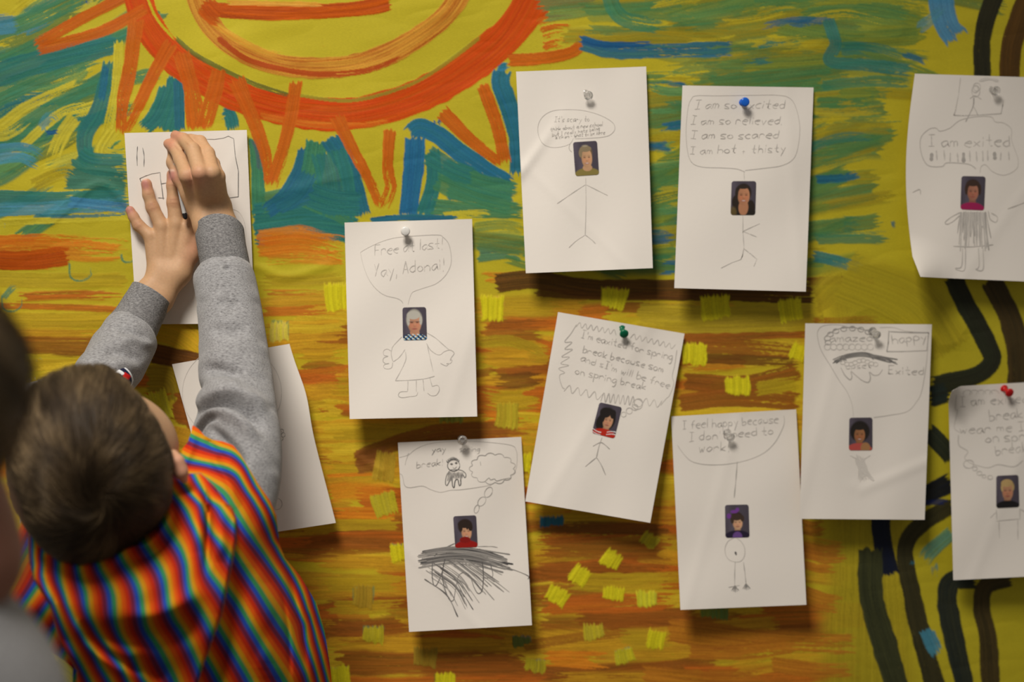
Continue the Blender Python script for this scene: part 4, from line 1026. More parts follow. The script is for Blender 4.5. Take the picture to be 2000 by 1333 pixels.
P.photo([(1946, 930), (1989, 928), (1991, 991), (1946, 993)], portrait((176, 142, 88), (186, 132, 96), (22, 18, 18), (0.50, 0.50, 0.24, 0.28), [(0.50, 0.36, 0.30, 0.22)], None, fringe((178, 146, 92), [(0.47, 0.24, 0.26, 0.12), (0.26, 0.38, 0.05, 0.12), (0.74, 0.38, 0.05, 0.1)])), 'school photo of a blond boy in black')
for q in ([(1946, 996), (1947, 1018), (1992, 1014), (1992, 994)], [(1951, 1019), (1952, 1052)], [(1988, 1016), (1988, 1055)], [(1946, 1000), (1934, 1012)], [(1992, 994), (2004, 1002)]):
    P.line(q, 1.6, 0.32, curve=False)
P.draw()
# --- sheet behind the boy's head
P = Sheet('sheet mostly hidden behind the child\'s brown-haired head', [(-24, 766), (212, 712), (312, 1084), (80, 1136)], 0.004, 0.012, seed=13)
P.text("I'm excited", 54, 757, 190, 722, 16, 1.5, 0.45)
P.text('for spring break', 20, 800, 190, 762, 15, 1.5, 0.4)
P.text('break is here', 18, 826, 180, 790, 15, 1.5, 0.4)
P.line([(2, 778), (60, 752), (140, 736)], 1.2, 0.3)
P.line([(0, 868), (12, 872), (40, 880)], 1.3, 0.3)
P.draw()

# ------------------------------------------------------------------ push pins
def lathe(prof, n=28):
    a = np.linspace(0, 2 * math.pi, n, endpoint=False)
    pr = np.asarray(prof, float)
    v = np.stack([pr[:, None, 0] * np.cos(a), np.repeat(pr[:, 1][:, None], n, 1), pr[:, None, 0] * np.sin(a)], -1).reshape(-1, 3)
    return v, grid_faces(len(pr), n, True)

def pin_mat(name, col, clear=False):
    m = Mat(name, col, 0.22, 0.5)
    n = m.noise(300)
    m.l(m.ramp(n, [(0.3, tuple(np.clip(np.array(col) * 0.93, 0, 1))), (0.7, tuple(np.clip(np.array(col) * 1.05, 0, 1)))]), m.b.inputs['Base Color'])
    if clear:
        m.b.inputs['Transmission Weight'].default_value = 0.92
        m.b.inputs['IOR'].default_value = 1.45
        m.b.inputs['Roughness'].default_value = 0.08
    return m.m
steel = Mat('steel', (0.55, 0.54, 0.52), 0.3)
steel.b.inputs['Metallic'].default_value = 1.0
steel.l(steel.ramp(steel.noise(200), [(0.2, (0.5, 0.49, 0.47)), (0.8, (0.6, 0.59, 0.57))]), steel.b.inputs['Base Color'])
GRIP = [(0.0, -0.0135), (0.0036, -0.0135), (0.0047, -0.0130), (0.0050, -0.0120), (0.0047, -0.0110), (0.0036, -0.0104), (0.0027, -0.0095), (0.0024, -0.0070), (0.0026, -0.0040), (0.0034, -0.0026), (0.0046, -0.0021), (0.0049, -0.0012), (0.0046, -0.0004), (0.0030, 0.0), (0.0, 0.0)]
pm = {'white': pin_mat('white_plastic', (0.82, 0.81, 0.78)), 'clear': pin_mat('clear_plastic', (0.93, 0.93, 0.92), True), 'blue': pin_mat('blue_plastic', tuple(S(20, 96, 190))), 'green': pin_mat('green_plastic', tuple(S(10, 104, 66))), 'red': pin_mat('red_plastic', tuple(S(206, 22, 22)))}
def pin(px, py, colour, label, tx=0.0, tz=0.0, d=0.006):
    p = AT(px, py, d + 0.0135)
    p = p + np.array([0, 0.0135, 0])
    e = empty('push_pin', label=label, cat='push pin', group='push pins holding the drawings')
    e.location = p
    e.rotation_euler = (tx, 0, tz)
    v, f = lathe(GRIP)
    g = link('grip', mesh_np('grip', v, f), pm[colour], e)
    v, f = lathe([(0.0, -0.0005), (0.0006, -0.0005), (0.0006, 0.0035), (0.0001, 0.0055), (0.0, 0.0056)], 10)
    link('needle', mesh_np('needle', v, f), steel.m, e)
pin(1148, 181, 'clear', 'clear plastic push pin at the top of the It\'s scary sheet', 0.25, 0.1)
pin(1456, 199, 'blue', 'blue plastic push pin through the first line of writing', 0.0, 0.0)
pin(1945, 174, 'clear', 'clear plastic push pin in the sheet under the dark trunk line', 0.15, 0.1)
pin(792, 452, 'white', 'white plastic push pin above the words Free at last', 0.0, 0.0)
pin(1219, 644, 'green', 'green plastic push pin at the top of the tilted sheet', 0.42, 0.05)
pin(904, 863, 'clear', 'clear plastic push pin between the words yay and spring', -0.1, 0.0)
pin(1426, 849, 'clear', 'clear plastic push pin over the word happy', 0.3, 0.1)
pin(1712, 648, 'clear', 'clear plastic push pin beside the boxed word happy', 0.35, 0.1, 0.010)
pin(1971, 762, 'red', 'red plastic push pin on the sheet with the curled top corner', 0.3, 0.15)
# ------------------------------------------------------------------ bodies: distance fields and their meshes
def cone(a, b, ra, rb, k=0.004):
    return ('c', np.asarray(a, float), np.asarray(b, float), ra, rb, k)

def ell(c, r, k=0.012, R=None):
    return ('e', np.asarray(c, float), np.asarray(r, float), R, max(r), k)

def chain(pts, k=0.003):
    """(px, py, d, radius in px) joints -> tapering cones"""
    W_ = [(AT(p[0], p[1], p[2]), p[3] * mm(p[2])) for p in pts]
    return [cone(a[0], b[0], a[1], b[1], k) for a, b in zip(W_[:-1], W_[1:])]

def prim_d(q, p):
    if q[0] == 'c':
        ab = q[2] - q[1]
        h = np.clip(((p - q[1]) @ ab) / (ab @ ab + 1e-12), 0, 1)
        return np.linalg.norm(p - q[1] - h[:, None] * ab, axis=1) - (q[3] + (q[4] - q[3]) * h)
    v = p - q[1]
    if q[3] is not None:
        v = v @ q[3]
    k0 = np.linalg.norm(v / q[2], axis=1)
    k1 = np.linalg.norm(v / (q[2] * q[2]), axis=1) + 1e-9
    return k0 * (k0 - 1.0) / k1

def group_d(prims, p):
    d = None
    for q in prims:
        e = prim_d(q, p)
        if d is None:
            d = e
        else:
            k = q[5]
            h = np.maximum(k - np.abs(d - e), 0) / k
            d = np.minimum(d, e) - h * h * k * 0.25
    return np.full(len(p), 1.0) if d is None else d

def bound(q):
    if q[0] == 'c':
        return (q[1] + q[2]) / 2, np.linalg.norm(q[2] - q[1]) / 2 + max(q[3], q[4])
    return q[1], q[4]

def sdf_mesh(name, groups, h, kk=0.012, carve=None):
    """mesh of the union of several groups of primitives, on a sparse grid of step h"""
    B = 14
    bs = [[bound(q) for q in g] for g in groups]
    allb = [b for g in bs for b in g]
    lo = np.min([c - r for c, r in allb], 0) - 3 * h
    hi = np.max([c + r for c, r in allb], 0) + 3 * h
    nb = np.ceil((hi - lo) / (B * h)).astype(int)
    half = B * h * 0.9
    gi = np.arange(B + 1)
    off = np.stack(np.meshgrid(gi, gi, gi, indexing='ij'), -1).reshape(-1, 3) * h
    keys, verts, edges = [], [], []
    N = nb * B + 2
    key = lambda c: (c[..., 0].astype(np.int64) * N[1] + c[..., 1]) * N[2] + c[..., 2]
    corner = np.array([(a, b, c) for a in (0, 1) for b in (0, 1) for c in (0, 1)])
    epairs = [(i, j) for i in range(8) for j in range(i + 1, 8) if np.abs(corner[i] - corner[j]).sum() == 1]
    def field(p, sel):
        d = None
        for g in sel:
            if g:
                e = group_d(g, p)
                if d is None:
                    d = e
                else:
                    hh = np.maximum(kk - np.abs(d - e), 0) / kk if kk else 0
                    d = np.minimum(d, e) - hh * hh * kk * 0.25
        return d
    cen = np.array([c for c, r in allb])
    rad = np.array([r for c, r in allb])
    for bi in range(nb[0]):
        for bj in range(nb[1]):
            for bk in range(nb[2]):
                o = lo + np.array([bi, bj, bk]) * B * h
                c0 = o + B * h / 2
                if (np.linalg.norm(cen - c0, axis=1) - rad).min() > half:
                    continue
                sel = [[q for q, (c, r) in zip(g, b) if np.linalg.norm(c - c0) - r < half + 0.02] for g, b in zip(groups, bs)]
                dc = field(c0[None], sel)
                if dc is None or abs(dc[0]) > half * 1.5 + 0.01:
                    continue
                v = field(o + off, sel).reshape(B + 1, B + 1, B + 1)
                if v.min() > 0 or v.max() < 0:
                    continue
                s = v < 0
                cs = np.stack([s[a:B + a, b:B + b, c:B + c] for a, b, c in corner], -1)
                m = cs.any(-1) & ~cs.all(-1)
                idx = np.argwhere(m)
                if len(idx):
                    cv = np.stack([v[a:B + a, b:B + b, c:B + c][m] for a, b, c in corner], -1)
                    acc, cnt = np.zeros((len(idx), 3)), np.zeros(len(idx))
                    for i, j in epairs:
                        x = (cv[:, i] < 0) != (cv[:, j] < 0)
                        t = np.where(x, cv[:, i] / np.where(x, cv[:, i] - cv[:, j], 1), 0)
                        acc += np.where(x[:, None], corner[i] + t[:, None] * (corner[j] - corner[i]), 0)
                        cnt += x
                    gidx = idx + np.array([bi, bj, bk]) * B
                    keys.append(key(gidx))
                    verts.append(lo + (gidx + acc / cnt[:, None]) * h)
                for ax in range(3):
                    sl0 = [slice(0, B)] * 3
                    sl1 = [slice(0, B)] * 3
                    sl1[ax] = slice(1, B + 1)
                    a, b = s[tuple(sl0)], s[tuple(sl1)]
                    e = np.argwhere(a != b)
                    if len(e):
                        edges.append(np.column_stack([e + np.array([bi, bj, bk]) * B, np.full(len(e), ax), a[a != b]]))
    keys = np.concatenate(keys)
    verts = np.concatenate(verts)
    o = np.argsort(keys)
    keys, verts = keys[o], verts[o]
    E = np.concatenate(edges)
    fs = []
    for ax in range(3):
        e = E[E[:, 3] == ax]
        u, w = np.zeros(3, int), np.zeros(3, int)
        u[(ax + 1) % 3], w[(ax + 2) % 3] = 1, 1
        c = e[:, :3]
        quad = np.stack([key(c - u - w), key(c - w), key(c), key(c - u)], 1)
        pos = np.searchsorted(keys, quad)
        pos = np.clip(pos, 0, len(keys) - 1)
        ok = (keys[pos] == quad).all(1)
        pos, inn = pos[ok], e[ok, 4] == 1
        fs.append(np.where(inn[:, None], pos, pos[:, ::-1]))
    f = np.concatenate(fs)
    # a little smoothing of the net
    for _ in range(2):
        acc, cnt = np.zeros_like(verts), np.zeros(len(verts))
        for i in range(4):
            np.add.at(acc, f[:, i], verts[f[:, (i + 1) % 4]])
            np.add.at(cnt, f[:, i], 1)
            np.add.at(acc, f[:, i], verts[f[:, (i - 1) % 4]])
            np.add.at(cnt, f[:, i], 1)
        verts = verts * 0.5 + 0.5 * acc / np.maximum(cnt, 1)[:, None]
    return mesh_np(name, verts, f), verts

def tps(pts, vals, reg=0.0):
    """thin-plate spline through scattered pixel samples"""
    p = np.asarray(pts, float) / 100.0
    n = len(p)
    def U(r2):
        return 0.5 * r2 * np.log(r2 + 1e-9)
    K = U(((p[:, None] - p[None]) ** 2).sum(-1)) + reg * np.eye(n)
    Q = np.column_stack([np.ones(n), p])
    A = np.block([[K, Q], [Q.T, np.zeros((3, 3))]])
    w = np.linalg.solve(A, np.concatenate([vals, np.zeros(3)]))
    def f(x, y):
        q = np.stack([np.ravel(x), np.ravel(y)], -1) / 100.0
        out = np.empty(len(q))
        for i in range(0, len(q), 20000):
            c = q[i:i + 20000]
            out[i:i + 20000] = U(((c[:, None] - p[None]) ** 2).sum(-1)) @ w[:n] + w[n] + c @ w[n + 1:]
        return out.reshape(np.shape(x))
    return f

def along(px, py, pl, wd):
    """gaussian of the distance to a polyline, in photo px"""
    n_ = max(40, int(np.hypot(*np.diff(np.array(pl, float), axis=0).T).sum() / 1.5))
    c = catmull(pl, n_)
    out = np.zeros(np.shape(px))
    m = (px > c[:, 0].min() - 3 * wd) & (px < c[:, 0].max() + 3 * wd) & (py > c[:, 1].min() - 3 * wd) & (py < c[:, 1].max() + 3 * wd)
    if m.any():
        d2 = ((px[m][:, None] - c[None, :, 0]) ** 2 + (py[m][:, None] - c[None, :, 1]) ** 2).min(1)
        q = ((px[m][:, None] - c[None, :, 0]) ** 2 + (py[m][:, None] - c[None, :, 1]) ** 2)
        s = q.argmin(1) / (n_ - 1.0)
        out[m] = np.exp(-d2 / wd ** 2) * smooth(-0.05, 0.3, s) * smooth(-0.05, 0.3, 1 - s)
    return out

skin_m = Mat('skin', rough=0.55, spec=0.35)
sk_n = skin_m.ramp(skin_m.noise(420, None, 4), [(0.25, (0.93, 0.91, 0.90)), (0.75, (1.05, 1.04, 1.03))])
skin_m.l(skin_m.mult(skin_m.attr('skin').outputs['Color'], sk_n), skin_m.b.inputs['Base Color'])
skin_m.b.inputs['Subsurface Weight'].default_value = 0.12
skin_m.b.inputs['Subsurface Radius'].default_value = (0.006, 0.002, 0.001)
skin_m.b.inputs['Subsurface Scale'].default_value = 0.5
skin_m.bump(skin_m.noise(900, None, 3), 0.12, 0.0006)

fleece = Mat('grey_fleece', rough=0.92, spec=0.1)
hn = fleece.noise(640, fleece.mapping((0.45, 1, 1.35)), 4, 0.7)
fleece.l(fleece.ramp(hn, [(0.30, tuple(S(92, 88, 84))), (0.45, tuple(S(146, 141, 133))), (0.62, tuple(S(168, 163, 154))), (0.8, tuple(S(210, 204, 192)))]), fleece.b.inputs['Base Color'])
fleece.b.inputs['Sheen Weight'].default_value = 0.25
fleece.bump(fleece.noise(1300, None, 4), 0.5, 0.0012)
ribm = Mat('grey_rib_knit', rough=0.92, spec=0.1)
hn = ribm.noise(700, ribm.mapping((0.5, 1, 1.3)), 4, 0.7)
ribm.l(ribm.ramp(hn, [(0.3, tuple(S(86, 82, 78))), (0.5, tuple(S(130, 125, 117))), (0.78, tuple(S(178, 172, 160)))]), ribm.b.inputs['Base Color'])
ribm.bump(ribm.noise(1100, None, 4), 0.5, 0.0012)

def tube(name, rows, mat, parent, n=120, m=112, disp=None, rim=0.0, tilt=0.0, seed=0, wob=0.0012, close_end=False):
    """sleeve: rows of (left px, right px, depth, half thickness) lofted into a tube, with folds"""
    R = np.array([[r[0][0], r[0][1], r[1][0], r[1][1], r[2], r[3]] for r in rows], float)
    s = np.concatenate([[0], np.cumsum(np.hypot(np.diff((R[:, 0] + R[:, 2]) / 2), np.diff((R[:, 1] + R[:, 3]) / 2)) + 1e-6)])
    key = np.column_stack([s, np.zeros(len(s)), R])
    t = catmull(key, n)[:, 2:]
    th = np.linspace(0, 2 * math.pi, m, endpoint=False)
    Lp, Rp = AT(t[:, 0], t[:, 1], t[:, 4]), AT(t[:, 2], t[:, 3], t[:, 4])
    mid, hv = (Lp + Rp) / 2, (Rp - Lp) / 2
    ax = np.gradient(mid, axis=0)
    ax /= np.linalg.norm(ax, axis=1)[:, None]
    nf = np.cross(hv, ax)
    nf /= np.linalg.norm(nf, axis=1)[:, None]
    nf *= np.sign(nf @ (-CD))[:, None]
    ct, st = np.cos(th)[None, :, None], np.sin(th)[None, :, None]
    P = mid[:, None] + hv[:, None] * ct + nf[:, None] * st * t[:, 5][:, None, None]
    if tilt:
        fall = np.exp(-np.arange(n) / (n * 0.35))[:, None, None]
        P = P - ax[:, None] * st * tilt * fall
    out = hv[:, None] / np.linalg.norm(hv, axis=1)[:, None, None] * ct + nf[:, None] * st
    px, py = PX(P)
    r = np.random.default_rng(seed)
    vv, uu = np.meshgrid(th / 0.5, np.linspace(0, n / 7.0, n), indexing='xy')
    seam = 0.5 - 0.5 * np.cos(th)[None, :] * 0 + 0
    a = np.zeros((n, m))
    nz = vnoise(r, uu, vv) - 0.5
    a += wob * nz * np.minimum(1, np.minimum(th, 2 * math.pi - th) / 0.6)[None, :]
    if disp is not None:
        a += disp(px, py) * smooth(-0.35, 0.25, np.sin(th))[None, :]
    P = P + out * a[..., None]
    V, F = [P.reshape(-1, 3)], [grid_faces(n, m, True)]
    if rim:
        k = n * m
        for i, (f, dn) in enumerate(((0.99, -0.0004), (0.95, 0.0), (0.92, 0.012), (0.9, 0.03))):
            V.append(mid[0] + (P[0] - mid[0]) * f + ax[0] * dn)
        q = [np.arange(m), *[k + i * m + np.arange(m) for i in range(4)]]
        for a_, b_ in zip(q[:-1], q[1:]):
            F.append(np.stack([b_, a_, np.roll(a_, -1), np.roll(b_, -1)], 1))
    o = link(name, mesh_np(name, np.vstack(V), np.vstack(F)), mat, parent)
    return o

# ================================================================== the child at the wall
boy = empty('person', label='child in rainbow striped smock and grey sweatshirt reaching up with both hands', cat='person')
# --- left hand, flat on the sheet
LH = (chain([(254, 411, .0150, 8.6), (261, 424, .0155, 9.2), (271, 441, .0165, 10.6), (294, 461, .0180, 12.5), (306, 530, .0210, 17)])
      + chain([(286, 359, .0150, 10.2), (290, 381, .0155, 10.6), (298, 406, .0165, 12.0), (316, 442, .0185, 13.5), (317, 536, .0220, 18)])
      + chain([(336, 341, .0150, 10.2), (337, 363, .0155, 10.8), (339, 396, .0165, 12.4), (344, 438, .0185, 14), (331, 536, .0220, 18)])
      + chain([(400, 384, .0150, 9.8), (392, 398, .0155, 10.4), (382, 416, .0165, 11.6), (368, 446, .0185, 14), (347, 532, .0220, 19)])
      + chain([(398, 452, .0160, 10.2), (391, 470, .0170, 11.6), (372, 498, .0190, 14.5), (350, 532, .0220, 19)], 0.007)
      + chain([(316, 534, .0230, 22), (288, 574, .0300, 23), (250, 632, .0440, 21), (200, 728, .0860, 27), (150, 800, .1180, 32), (106, 930, .1700, 36), (104, 1040, .2000, 44)], 0.008)
      + chain([(348, 536, .0230, 20), (312, 588, .0300, 21), (270, 648, .0440, 20), (222, 736, .0860, 26), (160, 812, .1180, 32)], 0.010))
# --- right hand, bent at the wrist, fingers pinching at the top of the sheet
RH = (chain([(329, 281, .0220, 9.6), (341, 288, .0360, 11.4), (354, 314, .0520, 13.2), (366, 344, .0700, 15), (390, 408, .0430, 18)])
      + chain([(343, 265, .0200, 9.8), (357, 272, .0370, 11.6), (376, 292, .0640, 13.2), (391, 338, .0860, 15), (404, 410, .0450, 18)])
      + chain([(372, 272, .0300, 10.4), (391, 277, .0430, 11.6), (406, 300, .0600, 12.6), (414, 338, .0820, 15), (418, 410, .0450, 18)])
      + chain([(392, 292, .0260, 9.4), (409, 305, .0440, 10.6), (417, 320, .0540, 11.5), (424, 345, .0740, 14.5), (430, 408, .0430, 18)])
      + chain([(337, 298, .0180, 9), (338, 318, .0230, 10.6), (350, 346, .0320, 13), (374, 380, .0400, 18), (392, 408, .0440, 20)], 0.006)
      + chain([(396, 404, .0440, 25), (406, 440, .0540, 24), (426, 520, .0640, 23), (440, 700, .1130, 30), (448, 850, .1650, 38), (440, 1010, .2300, 62)], 0.010)
      + chain([(424, 404, .0440, 24), (437, 440, .0540, 22), (452, 520, .0640, 22), (470, 700, .1130, 30), (476, 850, .1650, 36)], 0.010))
# --- head, ears, neck, trunk
hc = AT(178, 905, .300)
ey_ = (CP - hc) / np.linalg.norm(CP - hc)
ex_ = np.cross(ey_, [0, 0, 1.0])
ex_ = -ex_ / np.linalg.norm(ex_)
HB = np.column_stack([ex_, ey_, np.cross(ey_, ex_)])
TO = [ell(hc, (0.061, 0.072, 0.075), 0.012, HB), ell(AT(190, 882, .245), (0.0705, 0.050, 0.057), 0.02, HB), ell(AT(190, 905, .215), (0.050, 0.030, 0.056), 0.02, HB)]
TO += chain([(190, 852, .190, 15), (188, 880, .178, 17)], 0.01)
TO += [ell(AT(187, 935, .186), (0.020, 0.009, 0.009), 0.006)]
TO += chain([(339, 886, .283, 8), (347, 902, .288, 10.5), (353, 922, .288, 11.5), (360, 938, .284, 7)], 0.006)
TO += chain([(40, 890, .250, 8), (34, 906, .254, 10.5), (36, 925, .254, 11.5), (44, 940, .250, 7)], 0.006)
TO += chain([(190, 1000, .270, 96), (215, 1100, .250, 96), (250, 1180, .235, 140)], 0.03)
TO += chain([(95, 1075, .215, 60), (270, 1120, .230, 110), (430, 1060, .205, 58)], 0.02)
TO += chain([(275, 1160, .225, 104), (290, 1480, .225, 110)], 0.02)
TO += chain([(390, 1160, .220, 110), (410, 1480, .220, 120)], 0.02)
me, bv = sdf_mesh('body', [TO, LH, RH], 0.00135, 0.004)
bx, by = PX(bv)
bd = -bv[:, 1]
sk = np.tile(S(196, 152, 108), (len(bv), 1))
def tint(mask, c):
    global sk
    sk = sk * (1 - mask[:, None]) + np.asarray(c)[None] * mask[:, None]
def spot(x, y, r, dmax=0.5, ry=None, ang=0.0):
    ca, sa = math.cos(ang), math.sin(ang)
    u, v = (bx - x) * ca + (by - y) * sa, -(bx - x) * sa + (by - y) * ca
    return np.exp(-((u / r) ** 2 + (v / (ry or r)) ** 2) ** 1.5) * (bd < dmax)
rose, rosy = S(206, 122, 100), S(214, 150, 120)
for x, y in ((254, 410), (286, 361), (336, 345)):
    tint(0.4 * spot(x, y, 17, 0.05), rose)
for x, y in ((329, 281), (343, 262)):
    tint(0.5 * spot(x, y, 13), rose)
for x, y in ((268, 438), (297, 404), (340, 394)):
    tint(0.35 * spot(x, y, 12, 0.05), S(190, 126, 92))
for x, y in ((378, 500), (372, 350), (392, 345), (385, 470)):
    tint(0.22 * spot(x, y, 22, 0.1), rose)
for x, y, a in ((251.5, 407, -0.5), (283.5, 360, -0.25), (335, 343, 0.0)):
    tint(0.9 * (np.exp(-(((bx - x) * math.cos(a) + (by - y) * math.sin(a)) / 7.0) ** 4 - ((-(bx - x) * math.sin(a) + (by - y) * math.cos(a)) / 9.5) ** 4)) * (bd < 0.06) * (bd > 0.014), S(184, 120, 104))
    tint(0.55 * (np.exp(-(((bx - x) * math.cos(a) + (by - y) * math.sin(a)) / 6.5) ** 4 - ((-(bx - x) * math.sin(a) + (by - y) * math.cos(a) + 10.0) / 2.2) ** 2)) * (bd < 0.06), S(232, 202, 176))
# knuckle creases
for (x, y, w, a) in ((267, 436, 7, -0.6), (271, 443, 7, -0.6), (296, 401, 8, -0.3), (299, 408, 9, -0.3), (297, 397, 8, -0.3), (291, 379, 8, -0.25), (338, 390, 9, 0.0), (340, 398, 9, 0.05), (340, 404, 7, 0.1), (337, 362, 9, 0.0), (345, 289, 7, 0.9), (366, 281, 7, 0.8)):
    tint(0.4 * np.exp(-(((bx - x) * math.cos(a) + (by - y) * math.sin(a)) / w) ** 2 - ((-(bx - x) * math.sin(a) + (by - y) * math.cos(a)) / 1.6) ** 2) * (bd < 0.1), S(150, 92, 62))
tint(0.5 * spot(352, 912, 26, ry=34), S(222, 150, 122))
tint(0.9 * np.exp(-((bx - 187) / 34) ** 2 - ((by - 935) / 9) ** 4) * (bd < 0.2), S(176, 88, 78))
for ex in (150, 225):
    tint(0.95 * np.exp(-((bx - ex) / 20) ** 4 - ((by - 848) / 8) ** 4) * (bd < 0.25), S(40, 30, 24))
set_col(me, 'skin', sk)
link('body', me, skin_m.m, boy)

# --- sweatshirt
sw, _ = sdf_mesh('sweatshirt', [chain([(95, 1075, .215, 68), (270, 1120, .230, 118), (430, 1060, .205, 66)], 0.02) + chain([(275, 1160, .225, 112), (290, 1500, .225, 120)], 0.02) + chain([(390, 1160, .220, 118), (410, 1500, .220, 130)], 0.02)], 0.006)
shirt = link('sweatshirt', sw, fleece.m, boy)
def fold_r(px, py):
    a = -0.0075 * along(px, py, [(364, 822), (379, 812), (397, 799), (425, 789), (455, 789), (482, 802), (503, 826), (515, 850)], 11)
    a += 0.0040 * along(px, py, [(390, 785), (425, 770), (460, 768), (500, 785), (525, 805)], 16) + 0.0045 * along(px, py, [(385, 835), (410, 812), (445, 812), (480, 835), (505, 865)], 13)
    a += -0.0042 * along(px, py, [(374, 856), (384, 846), (396, 830), (412, 820), (436, 820)], 5) - 0.0062 * along(px, py, [(408, 836), (440, 858), (465, 884), (486, 918)], 8)
    a += 0.0035 * along(px, py, [(430, 880), (455, 905), (470, 930)], 16)
    a += -0.0030 * along(px, py, [(392, 724), (425, 720), (460, 730), (480, 738)], 11) + 0.0022 * along(px, py, [(392, 745), (430, 746), (480, 755)], 12)
    a += -0.0020 * along(px, py, [(405, 640), (440, 648), (490, 640)], 14) - 0.0022 * along(px, py, [(436, 524), (452, 523)], 4)
    a += -0.0016 * along(px, py, [(425, 585), (470, 600)], 12)
    return 2.1 * a
def fold_l(px, py):
    a = -0.0050 * along(px, py, [(198, 692), (225, 686), (250, 690), (280, 708)], 10) + 0.0040 * along(px, py, [(225, 668), (262, 664), (304, 677)], 10)
    a += 0.003 * along(px, py, [(200, 715), (240, 712), (270, 728)], 12) - 0.003 * along(px, py, [(228, 645), (262, 655), (295, 668)], 8)
    return a
RR = [((381, 453), (477, 449), .0550, .0225), ((384, 480), (480, 474), .0585, .0240), ((389, 508), (486, 504), .0620, .0250), ((391, 521), (488, 518), .0635, .0255),
      ((384, 533), (494, 527), .0660, .0290), ((378, 553), (500, 545), .0710, .0315), ((384, 600), (511, 600), .0840, .0330), ((388, 650), (519, 650), .0980, .0345), ((390, 700), (527, 700), .1130, .0360), ((387, 735), (533, 735), .1240, .0370),
      ((396, 766), (537, 768), .1340, .0370), ((381, 795), (541, 797), .1450, .0390), ((377, 825), (545, 825), .1560, .0400), ((379, 850), (549, 850), .1670, .0405), ((388, 880), (551, 885), .1800, .0405), ((395, 920), (550, 925), .1950, .0400), ((390, 960), (545, 960), .2080, .0400), ((380, 1010), (535, 1000), .2230, .0380)]
LL = [((258, 553), (332, 598), .0320, .0200), ((243, 577), (321, 622), .0345, .0215), ((228, 600), (309, 650), .0380, .0230), ((210, 622), (301, 669), .0420, .0240),
      ((198, 636), (306, 679), .0480, .0280), ((180, 664), (297, 701), .0580, .0300), ((160, 700), (283, 726), .0740, .0320), ((140, 732), (262, 752), .0900, .0330), ((112, 778), (235, 800), .1120, .0340), ((78, 860), (205, 880), .1420, .0350), ((52, 950), (180, 960), .1750, .0360), ((40, 1030), (160, 1050), .2100, .0380)]
tube('cuff', RR[:4], ribm.m, shirt, 40, 140, None, 1, 0.012, 3, 0.0005)
tube('sleeve', RR[3:], fleece.m, shirt, 190, 120, fold_r, 0, 0, 4, 0.0020)
tube('cuff', LL[:4], ribm.m, shirt, 40, 140, None, 1, 0.004, 5, 0.0005)
sl = tube('sleeve', LL[3:], fleece.m, shirt, 150, 120, fold_l, 0, 0, 6, 0.0020)
# round embroidered badge on the left sleeve
bm_ = Mat('badge_thread', rough=0.8)
bm_.l(bm_.mult(bm_.attr('thread').outputs['Color'], bm_.ramp(bm_.noise(1500), [(0.3, (0.85, 0.85, 0.85)), (0.7, (1.1, 1.1, 1.1))])), bm_.b.inputs['Base Color'])
rr, tt = np.meshgrid(np.linspace(0, 1, 40), np.linspace(0, 2 * math.pi, 72, endpoint=False), indexing='ij')
bxp, byp = rr * np.cos(tt), rr * np.sin(tt)
ca, sa = math.cos(0.62), math.sin(0.62)
qx, qy = 231 + 31 * (bxp * ca - byp * sa * 0.72), 737 + 31 * (bxp * sa + byp * ca * 0.72)
rb = np.array([(r[0][0], r[0][1], r[1][0], r[1][1], r[2], r[3]) for r in LL])
cx_ = np.interp(qy, (rb[:, 1] + rb[:, 3]) / 2, (rb[:, 0] + rb[:, 2]) / 2)
hw_ = np.interp(qy, (rb[:, 1] + rb[:, 3]) / 2, (rb[:, 2] - rb[:, 0]) / 2)
bd_ = np.interp(qy, (rb[:, 1] + rb[:, 3]) / 2, rb[:, 4]) + np.interp(qy, (rb[:, 1] + rb[:, 3]) / 2, rb[:, 5]) * np.sqrt(np.clip(1 - ((qx - cx_) / hw_) ** 2, 0.05, 1)) + 0.0042 - 0.0012 * rr ** 6
bcol = np.tile(S(24, 28, 54), rr.shape + (1,))
wht = lambda m: np.where(m[..., None], S(232, 228, 220), bcol)
bcol = wht(rr > 0.88)
ang = np.arctan2(byp, bxp)
bcol = wht((rr > 0.30) & (rr < 0.58) & (np.abs(ang) > 1.15))
u_, v_ = (qx - 246.5) * 0.86 + (qy - 735.5) * 0.5, -(qx - 246.5) * 0.5 + (qy - 735.5) * 0.86
bcol = np.where(((np.abs(u_) < 6.5) & (np.abs(v_) < 4.8))[..., None], S(204, 20, 18), bcol)
bme = mesh_np('badge', AT(qx, qy, bd_).reshape(-1, 3), grid_faces(40, 72, True))
set_col(bme, 'thread', bcol.reshape(-1, 3))
bo = link('badge', bme, bm_.m, shirt, 0.0008)
bo['label'] = 'round navy badge with white rim and red patch'

